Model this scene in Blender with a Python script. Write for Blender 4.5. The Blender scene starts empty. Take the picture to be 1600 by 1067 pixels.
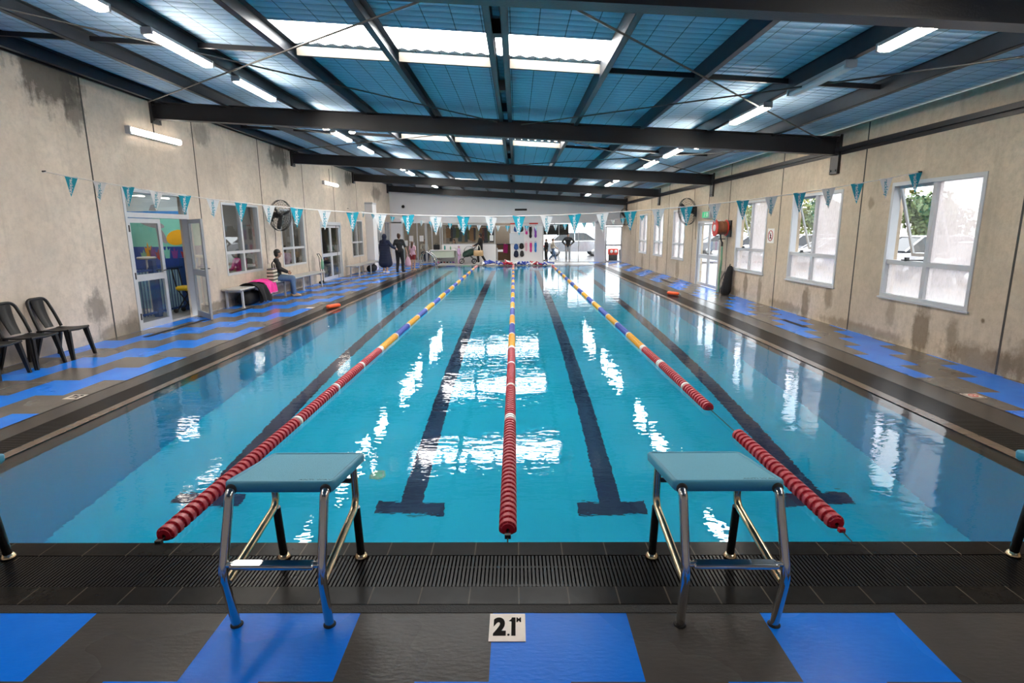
import bpy, bmesh, math, random
from mathutils import Vector, Matrix, noise as mnoise
random.seed(7)
S = bpy.context.scene
COL = S.collection
PI = math.pi

# ------------------------------------------------------------------ camera
cam_d = bpy.data.cameras.new('camera')
cam_d.sensor_width = 36.0
cam_d.lens = 871.39 / 1600 * 36
cam_d.clip_start = 0.05
cam_d.clip_end = 400
cam = bpy.data.objects.new('camera', cam_d)
COL.objects.link(cam)
def cam_rot(pitch, yaw, roll):
    f = Vector((math.sin(yaw)*math.cos(pitch), math.cos(yaw)*math.cos(pitch), -math.sin(pitch)))
    r = Vector((math.cos(yaw), -math.sin(yaw), 0))
    d = f.cross(r)
    c, s = math.cos(roll), math.sin(roll)
    rt, dn = c*r + s*d, -s*r + c*d
    return Matrix((rt, -dn, -f)).transposed().to_4x4()
cam.matrix_world = Matrix.Translation((0, 0, 1.78)) @ cam_rot(math.radians(11.302), math.radians(-0.518), math.radians(0.382))
S.camera = cam

# ------------------------------------------------------------------ world, exposure
W = bpy.data.worlds.new('overcast_sky')
S.world = W
W.use_nodes = True
wn = W.node_tree
bg = wn.nodes['Background']
bg.inputs['Color'].default_value = (0.93, 0.96, 1.0, 1)
bg.inputs['Strength'].default_value = 2.1
S.view_settings.view_transform = 'Standard'
S.view_settings.look = 'None'
S.view_settings.exposure = 1.15
S.view_settings.gamma = 1.0
S.view_settings.use_curve_mapping = False
SKYLIGHT = 10.5      # glow of the translucent roof panels
TUBE = 36.0          # glow of the fluorescent tubes
HALL = 15.0
cy = S.cycles
cy.max_bounces = 10
cy.diffuse_bounces = 4
cy.glossy_bounces = 4
cy.transmission_bounces = 8
cy.transparent_max_bounces = 16
cy.caustics_refractive = True
cy.caustics_reflective = False
cy.blur_glossy = 0.5
cy.sample_clamp_indirect = 6.0
cy.use_denoising = True

# daylight openings: portals guide the sky light in through the real windows
def portal(name, loc, rot, sx, sy):
    l = bpy.data.lights.new(name, 'AREA')
    l.shape = 'RECTANGLE'; l.size = sx; l.size_y = sy
    l.cycles.is_portal = True
    o = bpy.data.objects.new(name, l)
    o.location = loc; o.rotation_euler = rot
    COL.objects.link(o)
RWIN = [(7.26, 9.05), (10.38, 12.24), (13.42, 15.25), (19.9, 21.4), (22.8, 24.35), (25.6, 27.2)]
RDOOR = (16.42, 18.48)
for a, b in RWIN:
    portal('window_daylight', (6.12, (a+b)/2, 1.58), (0, PI/2, 0), 1.76, b-a)
portal('door_daylight', (6.12, sum(RDOOR)/2, 1.0), (0, PI/2, 0), 2.0, 2.06)
portal('entrance_daylight', (3.0, 36.45, 1.15), (-PI/2, 0, 0), 4.0, 2.3)

# ------------------------------------------------------------------ materials
def lin(c):
    return tuple(((v/255)/12.92 if v/255 <= .04045 else (((v/255)+.055)/1.055)**2.4) for v in c)
MATS = {}
def mat(name, col, rough=.5, metal=0.0, var=0.0, vscale=8.0, bump=0.0, bscale=40.0, spec=.5, emit=None, es=0, coat=0):
    if name in MATS: return MATS[name]
    m = bpy.data.materials.new(name); m.use_nodes = True
    nt = m.node_tree; b = nt.nodes['Principled BSDF']
    col = tuple(col)[:3]
    b.inputs['Base Color'].default_value = (*col, 1)
    b.inputs['Roughness'].default_value = rough
    b.inputs['Metallic'].default_value = metal
    b.inputs['Specular IOR Level'].default_value = spec
    if coat: b.inputs['Coat Weight'].default_value = coat
    if emit:
        b.inputs['Emission Color'].default_value = (*emit, 1); b.inputs['Emission Strength'].default_value = es
    tc = nt.nodes.new('ShaderNodeNewGeometry')
    n = nt.nodes.new('ShaderNodeTexNoise'); n.inputs['Scale'].default_value = vscale; n.inputs['Detail'].default_value = 4
    nt.links.new(tc.outputs['Position'], n.inputs['Vector'])
    mx = nt.nodes.new('ShaderNodeMix'); mx.data_type = 'RGBA'
    v = max(var, .03)
    mx.inputs['A'].default_value = (*[c*(1-v) for c in col], 1)
    mx.inputs['B'].default_value = (*[min(1, c*(1+v)) for c in col], 1)
    nt.links.new(n.outputs['Fac'], mx.inputs['Factor'])
    nt.links.new(mx.outputs['Result'], b.inputs['Base Color'])
    if bump:
        n2 = nt.nodes.new('ShaderNodeTexNoise'); n2.inputs['Scale'].default_value = bscale; n2.inputs['Detail'].default_value = 3
        nt.links.new(tc.outputs['Position'], n2.inputs['Vector'])
        bp = nt.nodes.new('ShaderNodeBump'); bp.inputs['Strength'].default_value = bump; bp.inputs['Distance'].default_value = .01
        nt.links.new(n2.outputs['Fac'], bp.inputs['Height']); nt.links.new(bp.outputs['Normal'], b.inputs['Normal'])
    MATS[name] = m
    return m
class NT:
    """small helper for node graphs"""
    def __init__(s, name):
        s.m = bpy.data.materials.new(name); s.m.use_nodes = True; s.t = s.m.node_tree
        s.b = s.t.nodes.get('Principled BSDF'); s.out = s.t.nodes['Material Output']
        MATS[name] = s.m
    def n(s, typ, **kw):
        nd = s.t.nodes.new('ShaderNode'+typ)
        for k, v in kw.items():
            setattr(nd, k, v)
        return nd
    def l(s, a, b): s.t.links.new(a, b)
    def val(s, nd, i, x):
        if hasattr(x, 'is_output') or isinstance(x, bpy.types.NodeSocket): s.l(x, nd.inputs[i])
        else: nd.inputs[i].default_value = x
    def math(s, op, a, b=0.0, c=0.0):
        nd = s.n('Math', operation=op)
        s.val(nd, 0, a); s.val(nd, 1, b); s.val(nd, 2, c)
        return nd.outputs[0]
    def mix(s, f, a, b):
        nd = s.n('Mix', data_type='RGBA')
        s.val(nd, 'Factor', f)
        for k, x in (('A', a), ('B', b)):
            if isinstance(x, tuple): nd.inputs[k].default_value = (*x[:3], 1)
            else: s.l(x, nd.inputs[k])
        return nd.outputs['Result']
    def noise(s, vec, scale, detail=3, rough=.5):
        nd = s.n('TexNoise'); nd.inputs['Scale'].default_value = scale; nd.inputs['Detail'].default_value = detail
        nd.inputs['Roughness'].default_value = rough
        s.l(vec, nd.inputs['Vector']); return nd.outputs['Fac']
    def ramp(s, f, stops):
        nd = s.n('ValToRGB'); e = nd.color_ramp.elements
        while len(e) < len(stops): e.new(.5)
        for el, (p, c) in zip(e, stops):
            el.position = p; el.color = (*c, 1) if isinstance(c, tuple) else (c, c, c, 1)
        s.l(f, nd.inputs[0]); return nd.outputs['Color']
    def scale(s, vec, v):
        nd = s.n('VectorMath', operation='MULTIPLY'); s.l(vec, nd.inputs[0]); nd.inputs[1].default_value = v
        return nd.outputs[0]
    def bump(s, h, strength, dist=.01):
        nd = s.n('Bump'); nd.inputs['Strength'].default_value = strength; nd.inputs['Distance'].default_value = dist
        s.l(h, nd.inputs['Height']); return nd.outputs['Normal']

def concrete(name, base, dark, stains):
    g = NT(name)
    pos = g.n('NewGeometry').outputs['Position']
    big = g.noise(pos, .55, 5, .6)
    col = g.mix(g.ramp(big, [(.3, 0.0), (.72, 1.0)]), tuple(c*.72 for c in base), tuple(min(1, c*1.14) for c in base))
    fine = g.noise(pos, 9, 6, .7)
    col = g.mix(g.math('MULTIPLY', g.ramp(fine, [(.42, 0.0), (.75, 1.0)]), .62), col, tuple(c*.62 for c in base))
    streak = g.noise(g.scale(pos, (4.5, 4.5, .32)), 1.0, 4, .6)
    col = g.mix(g.math('MULTIPLY', g.ramp(streak, [(.55, 0.0), (.78, 1.0)]), .45), col, tuple(c*.55 for c in base))
    rust = g.noise(g.scale(pos, (7, 7, 3)), 1.0, 5, .7)
    col = g.mix(g.math('MULTIPLY', g.ramp(rust, [(.66, 0.0), (.76, 1.0)]), .35), col, (.22, .11, .045))
    edge = g.noise(pos, 5.0, 5, .65)
    drip = g.noise(g.scale(pos, (9, 9, .7)), 1.0, 3, .5)
    for (y, z, ry, rz, amt) in stains:
        sp = g.n('SeparateXYZ'); g.l(pos, sp.inputs[0])
        a = g.math('DIVIDE', g.math('SUBTRACT', sp.outputs[1], y), ry)
        b = g.math('DIVIDE', g.math('SUBTRACT', sp.outputs[2], z), rz)
        d = g.math('SQRT', g.math('ADD', g.math('MULTIPLY', a, a), g.math('MULTIPLY', b, b)))
        d = g.math('ADD', d, g.math('ADD', g.math('MULTIPLY', g.math('SUBTRACT', edge, .5), 1.3), g.math('MULTIPLY', g.math('SUBTRACT', drip, .5), .9)))
        f = g.ramp(d, [(.55, 1.0), (.95, 0.0)])
        col = g.mix(g.math('MULTIPLY', f, amt), col, dark)
    g.l(col, g.b.inputs['Base Color'])
    g.b.inputs['Roughness'].default_value = .8
    g.b.inputs['Specular IOR Level'].default_value = .3
    h = g.math('ADD', g.noise(pos, 26, 5, .7), g.math('MULTIPLY', g.noise(pos, 3, 3), 1.2))
    g.l(g.bump(h, .45, .012), g.b.inputs['Normal'])
    return g.m
STL = [(8.9, 4.05, .75, .55, .85), (9.25, 3.75, .28, .5, .7), (9.1, .55, .28, .35, .6), (9.6, .05, .9, .22, .55),
       (10.0, .15, .35, .3, .5), (17.0, 3.95, .9, .45, .8), (17.4, 3.5, .3, .5, .55), (19.2, .5, .25, .8, .35), (23.9, 3.9, .7, .35, .7),
       (12.9, .1, 1.2, .14, .6), (16.5, .12, 2.4, .14, .6), (28.5, 3.6, 1.2, .4, .6), (24.5, .15, 1.2, .2, .5), (22.9, .5, .3, .8, .4),
       (12.9, 3.9, .5, .3, .5), (15.7, 1.4, .2, .5, .3)]
STR = [(8.05, .30, .22, .55, .75), (7.45, .35, .16, .42, .55), (8.75, .45, .14, .3, .4), (11.35, .3, .18, .55, .7), (10.55, .5, .18, .3, .55),
       (14.4, .32, .16, .5, .65), (13.55, .3, .14, .5, .55), (6.95, .1, .8, .28, .65), (5.9, .2, 1.0, .35, .6), (9.5, .08, 1.6, .12, .5),
       (20.6, .35, .3, .5, .5), (23.6, .35, .3, .5, .45), (26.4, .3, .3, .5, .45), (9.55, 2.18, .09, .12, .5), (6.62, 2.42, .1, .12, .5),
       (7.0, .62, .05, .05, .9), (12.2, .1, 1.0, .14, .5), (15.4, .1, .8, .16, .5)]
M_CONC_L = concrete('concrete_left', (.70, .595, .49), (.10, .085, .07), STL)
M_CONC_R = concrete('concrete_right', (.61, .50, .375), (.15, .105, .06), STR)

def deck_material(name, kind):
    g = NT(name)
    pos = g.n('NewGeometry').outputs['Position']
    sp = g.n('SeparateXYZ'); g.l(pos, sp.inputs[0]); x, y = sp.outputs[0], sp.outputs[1]
    fl = lambda v: g.math('FLOOR', v)
    if kind == 'front':
        k = fl(g.math('DIVIDE', g.math('SUBTRACT', 2.34, y), .41))
        xs = g.math('ADD', g.math('ADD', x, .12), g.math('MULTIPLY', k, .30))
        par = g.math('FLOORED_MODULO', fl(g.math('DIVIDE', xs, .63)), 2.0)
        blue = g.math('LESS_THAN', par, .5)
    else:
        x0, dx, y0, dy, ph = (-5.08, .31, .2, .64, 2.0) if kind == 'left' else (5.57, .265, .26, .63, 1.0)
        i = fl(g.math('DIVIDE', g.math('SUBTRACT', x, x0), dx))
        j = fl(g.math('DIVIDE', g.math('SUBTRACT', y, y0), dy))
        blue = g.math('LESS_THAN', g.math('FLOORED_MODULO', g.math('SUBTRACT', g.math('SUBTRACT', j, i), ph), 4.0), 1.5)
    wear = g.noise(pos, 1.3, 5, .65)
    fine = g.noise(pos, 45, 3, .6)
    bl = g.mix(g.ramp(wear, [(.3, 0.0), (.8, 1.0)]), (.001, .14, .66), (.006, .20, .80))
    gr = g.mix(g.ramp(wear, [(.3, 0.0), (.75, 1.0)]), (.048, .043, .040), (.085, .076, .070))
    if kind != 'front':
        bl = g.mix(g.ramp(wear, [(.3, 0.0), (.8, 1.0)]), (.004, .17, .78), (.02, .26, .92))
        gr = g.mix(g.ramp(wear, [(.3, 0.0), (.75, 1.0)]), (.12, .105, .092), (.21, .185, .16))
    gr = g.mix(g.math('MULTIPLY', fine, .35), gr, (.05, .045, .04))
    g.l(g.mix(blue, gr, bl), g.b.inputs['Base Color'])
    g.b.inputs['Specular IOR Level'].default_value = .10 if kind == 'front' else .5
    wet = g.noise(pos, .8, 3, .5)
    lo, hi = (.22, .34) if kind == 'front' else (.10, .40)
    g.l(g.math('ADD', lo, g.math('MULTIPLY', wet, hi-lo)), g.b.inputs['Roughness'])
    st = g.scale(pos, (22, 60, 22)) if kind == 'front' else g.scale(pos, (30, 30, 30))
    h = g.math('ADD', g.noise(st, 1.0, 3), g.math('MULTIPLY', g.noise(pos, 3.0, 2), 0.0 if kind == 'front' else .3))
    g.l(g.bump(h, .22 if kind == 'front' else .10, .006), g.b.inputs['Normal'])
    return g.m
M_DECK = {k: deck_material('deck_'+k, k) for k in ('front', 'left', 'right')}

def tile_strip(name, axis, pitch, col, grout, phase=0.0, rough=.22):
    g = NT(name)
    pos = g.n('NewGeometry').outputs['Position']
    sp = g.n('SeparateXYZ'); g.l(pos, sp.inputs[0])
    f = g.math('FLOORED_MODULO', g.math('ADD', sp.outputs[axis], phase), pitch)
    line = g.math('LESS_THAN', f, .007)
    n = g.noise(pos, 12, 4)
    c = g.mix(n, tuple(v*.7 for v in col), tuple(v*1.4 for v in col))
    g.l(g.mix(line, c, grout), g.b.inputs['Base Color'])
    g.b.inputs['Roughness'].default_value = rough; g.b.inputs['Specular IOR Level'].default_value = .06 if axis == 0 else .4
    g.l(g.bump(g.noise(pos, 18, 3), .12, .006), g.b.inputs['Normal'])
    return g.m
M_TILE_X = tile_strip('coping_tile_ends', 0, .245, (.011, .010, .0095), (.07, .058, .045), rough=.25)
M_TILE_Y = tile_strip('coping_tile_sides', 1, .245, (.034, .029, .027), (.10, .085, .07))
M_LIP_Y = tile_strip('lip_tile_sides', 1, .245, (.12, .085, .062), (.06, .05, .04))
M_RUBBER = mat('black_rubber_strip', (.016, .014, .0135), .55, spec=.2, bump=.3, bscale=120)
M_GRATE = mat('grating_plastic', (.012, .0115, .012), .25, spec=.12, var=.2)
M_VOID = mat('gutter_channel', (.006, .006, .006), .9)
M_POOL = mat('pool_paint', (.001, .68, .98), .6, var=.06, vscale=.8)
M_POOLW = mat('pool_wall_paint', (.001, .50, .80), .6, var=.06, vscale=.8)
M_LANE = mat('lane_marking', (.004, .018, .075), .6)

def water_material():
    g = NT('water')
    g.t.nodes.remove(g.b)
    pos = g.n('NewGeometry').outputs['Position']
    h = g.math('ADD', g.math('MULTIPLY', g.noise(g.scale(pos, (1.6, 2.6, 1)), 1.0, 2, .5), 1.0),
               g.math('MULTIPLY', g.noise(g.scale(pos, (8, 17, 1)), 1.0, 2, .5), .30))
    # calm patches and a few disturbed ones
    nrm = g.bump(h, .30, .014)
    rf = g.n('BsdfRefraction'); rf.inputs['Color'].default_value = (.86, .985, 1.0, 1); rf.inputs['Roughness'].default_value = 0; rf.inputs['IOR'].default_value = 1.333
    gl = g.n('BsdfGlossy'); gl.inputs['Roughness'].default_value = 0.0; gl.inputs['Color'].default_value = (1, 1, 1, 1)
    fr = g.n('Fresnel'); fr.inputs['IOR'].default_value = 1.333
    g.l(nrm, rf.inputs['Normal']); g.l(nrm, gl.inputs['Normal']); g.l(nrm, fr.inputs['Normal'])
    mx = g.n('MixShader'); g.l(fr.outputs[0], mx.inputs[0]); g.l(rf.outputs[0], mx.inputs[1]); g.l(gl.outputs[0], mx.inputs[2])
    g.l(mx.outputs[0], g.out.inputs['Surface'])
    return g.m
M_WATER = water_material()

def glass_material(name, tint=(.95, .97, .97), fog=0.0, refl=1.0):
    g = NT(name); g.t.nodes.remove(g.b)
    tr = g.n('BsdfTransparent'); tr.inputs['Color'].default_value = (*tint, 1)
    gl = g.n('BsdfGlossy'); gl.inputs['Roughness'].default_value = 0.0
    fr = g.n('Fresnel'); bf = g.n('NewGeometry').outputs['Backfacing']
    g.l(g.math('ADD', 1.5, g.math('MULTIPLY', bf, 1/1.5-1.5)), fr.inputs['IOR'])
    base = tr.outputs[0]
    if fog:
        pos = g.n('NewGeometry').outputs['Position']
        tl = g.n('BsdfTranslucent'); tl.inputs['Color'].default_value = (.60, .55, .54, 1)
        sp = g.noise(g.scale(pos, (30, 30, 9)), 1.0, 4, .7)
        f = g.math('MULTIPLY', g.ramp(sp, [(.30, .70), (.62, 1.0)]), fog)
        m1 = g.n('MixShader'); g.l(f, m1.inputs[0]); g.l(base, m1.inputs[1]); g.l(tl.outputs[0], m1.inputs[2])
        base = m1.outputs[0]
    mx = g.n('MixShader'); g.l(g.math('MULTIPLY', fr.outputs[0], refl), mx.inputs[0]); g.l(base, mx.inputs[1]); g.l(gl.outputs[0], mx.inputs[2])
    g.l(mx.outputs[0], g.out.inputs['Surface'])
    return g.m
M_GLASS = glass_material('clear_glass')
M_FOG = glass_material('misted_glass', fog=.5)
M_FOG2 = glass_material('heavily_misted_glass', fog=.65)

def foil_material():
    g = NT('foil_insulation')
    pos = g.n('NewGeometry').outputs['Position']
    sp = g.n('SeparateXYZ'); g.l(pos, sp.inputs[0]); x, y = sp.outputs[0], sp.outputs[1]
    wob = g.math('MULTIPLY', g.noise(pos, 1.6, 3), .10)
    yy = g.math('ADD', y, wob)
    ph = g.math('MULTIPLY', yy, 2*PI/.155)
    wave = g.math('ABSOLUTE', g.math('SINE', g.math('MULTIPLY', ph, .5)))
    wire = g.math('LESS_THAN', g.math('FLOORED_MODULO', g.math('ADD', x, .06), .305), .010)
    cwire = g.math('LESS_THAN', g.math('FLOORED_MODULO', yy, .155), .010)
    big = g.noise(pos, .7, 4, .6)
    base = g.mix(big, (.36, .54, .68), (.56, .70, .82))  # silver foil; the blue bounced up from the water is put into its colour
    base = g.mix(g.math('MULTIPLY', cwire, .6), base, (.05, .10, .14))
    base = g.mix(g.math('MULTIPLY', wire, .8), base, (.035, .045, .055))
    tear = g.noise(g.scale(pos, (2.2, 9, 1)), 1.0, 4, .6)
    base = g.mix(g.math('MULTIPLY', g.ramp(tear, [(.73, 0.0), (.77, 1.0)]), .8), base, (.03, .04, .05))
    g.l(base, g.b.inputs['Base Color'])
    g.b.inputs['Metallic'].default_value = .05
    g.b.inputs['Roughness'].default_value = .7; g.b.inputs['Specular IOR Level'].default_value = .25
    h = g.math('ADD', wave, g.math('MULTIPLY', g.noise(pos, 5, 4, .6), .8))
    g.l(g.bump(h, .75, .032), g.b.inputs['Normal'])
    return g.m
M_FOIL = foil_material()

M_STEEL = mat('dark_painted_steel', (.014, .014, .017), .42, var=.25, vscale=5, bump=.12, bscale=60)
M_PURLIN = mat('dark_galvanised_purlin', (.026, .031, .040), .4, metal=.35, var=.25)
M_PALEBAR = mat('pale_batten', (.12, .105, .085), .6, var=.15, vscale=14)
M_ROD = mat('steel_rod', (.09, .085, .08), .4, metal=.7)
M_ALU = mat('white_aluminium', (.52, .53, .55), .38, var=.05)
M_ALU_G = mat('grey_aluminium', (.40, .41, .43), .4, var=.06)
M_WHITE = mat('white_paint', (.80, .79, .80), .6, var=.04, vscale=2)
M_OFFW = mat('offwhite_render', (.70, .66, .61), .7, var=.06, vscale=3)
M_CHROME = mat('polished_stainless', (.62, .60, .58), .13, metal=1.0, var=.08, vscale=20)
M_STAIN = mat('tea_stained_stainless', (.66, .52, .33), .2, metal=1.0, var=.3, vscale=14)
M_BLACKP = mat('black_plastic', (.010, .010, .011), .42, spec=.35, var=.15)
M_BLACK = mat('matt_black', (.012, .012, .013), .7)
M_LETTER = mat('lettering_black', (.010, .009, .008), .8, spec=.08)
M_CREAM = mat('cream_tile', (.68, .59, .50), .35, var=.06, vscale=30)
M_RED = mat('red_float', (.40, .010, .026), .35, var=.2, vscale=30)
M_YEL = mat('yellow_float', (.78, .36, .012), .4)
M_BLU = mat('blue_float', (.035, .075, .42), .4)
M_WHT = mat('white_float', (.78, .76, .74), .4)
M_TEAL = mat('teal_pennant', (.005, .33, .46), .6, var=.06)
M_WPEN = mat('white_pennant', (.74, .75, .76), .6)
M_TEALT = mat('teal_print', (.06, .34, .45), .6)
M_CORD = mat('white_cord', (.72, .70, .68), .6)
M_ORANGE = mat('orange_foam', (.85, .10, .02), .55)
M_GREEN = mat('green_hose', (.20, .42, .27), .5)
M_REDP = mat('red_plastic', (.62, .035, .020), .35)
M_BROWNR = mat('brown_hose', (.24, .085, .035), .5, var=.2, vscale=60)
M_SKIN = mat('skin', (.50, .30, .21), .5, var=.06)
M_SKIN2 = mat('skin_tan', (.36, .20, .13), .5, var=.06)
M_HAIRD = mat('dark_hair', (.012, .009, .007), .45, var=.3, vscale=80)
M_HAIRB = mat('brown_hair', (.07, .03, .018), .45, var=.3, vscale=80)
M_NAVY = mat('navy_cloth', (.010, .016, .045), .85, var=.15)
M_BLKC = mat('black_cloth', (.010, .010, .012), .85, var=.2)
M_CHARC = mat('charcoal_cloth', (.028, .028, .030), .85, var=.2)
M_JEAN = mat('blue_denim', (.09, .15, .25), .85, var=.2, vscale=40)
M_GREYC = mat('grey_cloth', (.42, .43, .46), .85, var=.1)
M_PINK = mat('pink_cloth', (.86, .045, .33), .8, var=.12)
M_LPINK = mat('pale_pink_cloth', (.70, .42, .52), .8, var=.1)
M_LILAC = mat('lilac_cloth', (.62, .42, .66), .8, var=.1)
M_TANL = mat('tan_leather', (.50, .33, .17), .5, var=.1)
M_REDC = mat('red_cloth', (.30, .03, .035), .85)
M_CREAMC = mat('cream_cloth', (.62, .54, .44), .85)
M_BLUEC = mat('blue_cloth', (.03, .10, .32), .85)
M_TEALC = mat('teal_cloth', (.02, .30, .28), .8)
M_PURP = mat('purple_cloth', (.22, .06, .40), .8)
M_MAG = mat('magenta_cloth', (.60, .03, .25), .8)
M_EYE = mat('eye_dark', (.01, .008, .007), .2)
M_LIP = mat('lip', (.35, .10, .09), .5)
M_WOOD = mat('brown_wood', (.20, .11, .06), .5, var=.25, vscale=12)
M_BENCH = mat('bench_aluminium', (.50, .49, .47), .4, metal=.3, var=.08)
M_SKYP = mat('translucent_roof_panel', (.9, .9, .88), .6, emit=(1.0, .985, .95), es=SKYLIGHT)
M_TUBE = mat('lit_tube_diffuser', (.9, .9, .9), .5, emit=(1.0, .91, .80), es=TUBE)
M_TUBEW = mat('lit_wall_batten', (.9, .9, .9), .5, emit=(1.0, .90, .78), es=5.0)
M_TUBEC = mat('lit_tube_diffuser_hall', (.9, .9, .9), .5, emit=(1.0, .95, .88), es=HALL)
M_DIFF = mat('unlit_diffuser', (.62, .66, .70), .4)
M_FENCE = mat('blue_fence_paint', (.012, .055, .22), .4)
M_ASPH = mat('wet_asphalt', (.20, .185, .185), .25, var=.25, vscale=1.2, bump=.2)
M_LEAF = mat('leaf_green', (.20, .22, .05), .55, var=.5, vscale=5)
M_LEAF2 = mat('leaf_dark_green', (.10, .14, .04), .55, var=.5, vscale=5)
M_BARK = mat('bark', (.10, .07, .05), .8, var=.3, vscale=20)
M_CARW = mat('white_car_paint', (.55, .55, .57), .2, coat=.5)
M_CARS = mat('silver_car_paint', (.42, .44, .48), .22, metal=.6, coat=.5)
M_CARG = mat('grey_car_paint', (.10, .11, .13), .22, metal=.5, coat=.5)
M_CARB = mat('blue_car_paint', (.03, .07, .20), .22, metal=.3, coat=.5)
M_CARR = mat('red_car_paint', (.35, .03, .03), .22, coat=.5)
M_CARGL = mat('car_window', (.02, .025, .03), .05)
M_TYRE = mat('tyre_rubber', (.015, .015, .015), .7)
M_RIM = mat('wheel_rim', (.5, .5, .52), .3, metal=.8)
M_LAMPR = mat('tail_lamp', (.45, .02, .02), .2)
M_EXIT = mat('exit_green', (.02, .42, .16), .4, emit=(.05, .6, .25), es=.25)

# ------------------------------------------------------------------ mesh builder
class MB:
    def __init__(s):
        s.v = []; s.f = []; s.mi = []; s.sm = []
    def add(s, vs, fs, mi=0, smooth=False):
        o = len(s.v); s.v.extend(tuple(v) for v in vs)
        for f in fs:
            s.f.append(tuple(i+o for i in f)); s.mi.append(mi); s.sm.append(smooth)
        return s
    def box(s, x0, x1, y0, y1, z0, z1, mi=0):
        vs = [(x, y, z) for z in (z0, z1) for y in (y0, y1) for x in (x0, x1)]
        return s.add(vs, [(0, 2, 3, 1), (4, 5, 7, 6), (0, 1, 5, 4), (2, 6, 7, 3), (0, 4, 6, 2), (1, 3, 7, 5)], mi)
    def bbox(s, x0, x1, y0, y1, z0, z1, b=.01, mi=0, seg=3):
        """box with rounded vertical edges and softened rim"""
        pts = []
        for cx, cy, a0 in ((x1-b, y1-b, 0), (x0+b, y1-b, PI/2), (x0+b, y0+b, PI), (x1-b, y0+b, 1.5*PI)):
            for k in range(seg+1):
                a = a0 + PI/2*k/seg; pts.append((cx+b*math.cos(a), cy+b*math.sin(a)))
        c = ((x0+x1)/2, (y0+y1)/2); e = min(b*.6, (z1-z0)*.3)
        sx, sy = 1-e*2/(x1-x0), 1-e*2/(y1-y0)
        rings = [(z0, 1), (z0+e, 0), (z1-e, 0), (z1, 1)]
        n = len(pts); vs = []; fs = []
        for z, sh in rings:
            for p in pts:
                vs.append((c[0]+(p[0]-c[0])*(sx if sh else 1), c[1]+(p[1]-c[1])*(sy if sh else 1), z))
        for r in range(3):
            for i in range(n):
                j = (i+1) % n; fs.append((r*n+i, r*n+j, (r+1)*n+j, (r+1)*n+i))
        s.add(vs, fs, mi, True)
        s.add(vs[:n], [tuple(range(n))[::-1]], mi); s.add(vs[3*n:], [tuple(range(n))], mi)
        return s
    def tube(s, path, r, n=10, mi=0, caps=True, closed=False):
        P = [Vector(p) for p in path]; m = len(P)
        rs = r if isinstance(r, (list, tuple)) else [r]*m
        T = []
        for i in range(m):
            if closed: t = P[(i+1) % m]-P[i-1]
            else: t = P[min(i+1, m-1)]-P[max(i-1, 0)]
            T.append(t.normalized())
        up = Vector((0, 0, 1)) if abs(T[0].z) < .9 else Vector((1, 0, 0))
        u = T[0].cross(up).normalized(); vs = []
        for i in range(m):
            u = (u - T[i]*u.dot(T[i])).normalized(); w = T[i].cross(u)
            for k in range(n):
                a = 2*PI*k/n; vs.append(P[i]+(u*math.cos(a)+w*math.sin(a))*rs[i])
        fs = []
        for i in range(m if closed else m-1):
            for k in range(n):
                l = (k+1) % n; i2 = (i+1) % m
                fs.append((i*n+k, i*n+l, i2*n+l, i2*n+k))
        s.add(vs, fs, mi, True)
        if caps and not closed:
            s.add(vs[:n], [tuple(range(n))[::-1]], mi); s.add(vs[-n:], [tuple(range(n))], mi)
        return s
    def lathe(s, prof, axis='z', o=(0, 0, 0), n=24, mi=0, smooth=True):
        o = Vector(o); vs = []
        for r, h in prof:
            for k in range(n):
                a = 2*PI*k/n; c, d = r*math.cos(a), r*math.sin(a)
                vs.append(o + Vector({'z': (c, d, h), 'y': (d, h, c), 'x': (h, c, d)}[axis]))
        fs = []
        for i in range(len(prof)-1):
            for k in range(n):
                l = (k+1) % n; fs.append((i*n+k, i*n+l, (i+1)*n+l, (i+1)*n+k))
        return s.add(vs, fs, mi, smooth)
    def prism(s, pts, a0, a1, axis='y', mi=0):
        """pts: 2-D polygon; extruded along axis. 'y': pts=(x,z); 'x': pts=(y,z); 'z': pts=(x,y)"""
        n = len(pts)
        m = {'y': lambda p, a: (p[0], a, p[1]), 'x': lambda p, a: (a, p[0], p[1]), 'z': lambda p, a: (p[0], p[1], a)}[axis]
        vs = [m(p, a0) for p in pts]+[m(p, a1) for p in pts]
        fs = [tuple(range(n))[::-1], tuple(range(n, 2*n))]+[(i, (i+1) % n, n+(i+1) % n, n+i) for i in range(n)]
        return s.add(vs, fs, mi)
    def caps(s, p0, p1, r0, r1, n=12, m=4, mi=0):
        """tapered capsule"""
        p0, p1 = Vector(p0), Vector(p1); d = p1-p0
        L = d.length
        if L < 1e-6: d = Vector((0, 0, 1)); L = 1e-6
        d.normalize(); up = Vector((0, 0, 1)) if abs(d.z) < .9 else Vector((1, 0, 0))
        u = d.cross(up).normalized(); w = d.cross(u); vs = []; rows = []
        for k in range(m+1):
            a = -PI/2+PI/2*k/m; rows.append((p0+d*(r0*math.sin(a)), max(r0*math.cos(a), 1e-4)))
        for k in range(m+1):
            a = PI/2*k/m; rows.append((p1+d*(r1*math.sin(a)), max(r1*math.cos(a), 1e-4)))
        for c, r in rows:
            for k in range(n):
                a = 2*PI*k/n; vs.append(c+(u*math.cos(a)+w*math.sin(a))*r)
        fs = []
        for i in range(len(rows)-1):
            for k in range(n):
                l = (k+1) % n; fs.append((i*n+k, (i+1)*n+k, (i+1)*n+l, i*n+l))
        fs.append(tuple(range(n))); fs.append(tuple(range((len(rows)-1)*n, len(rows)*n))[::-1])
        return s.add(vs, fs, mi, True)
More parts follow.
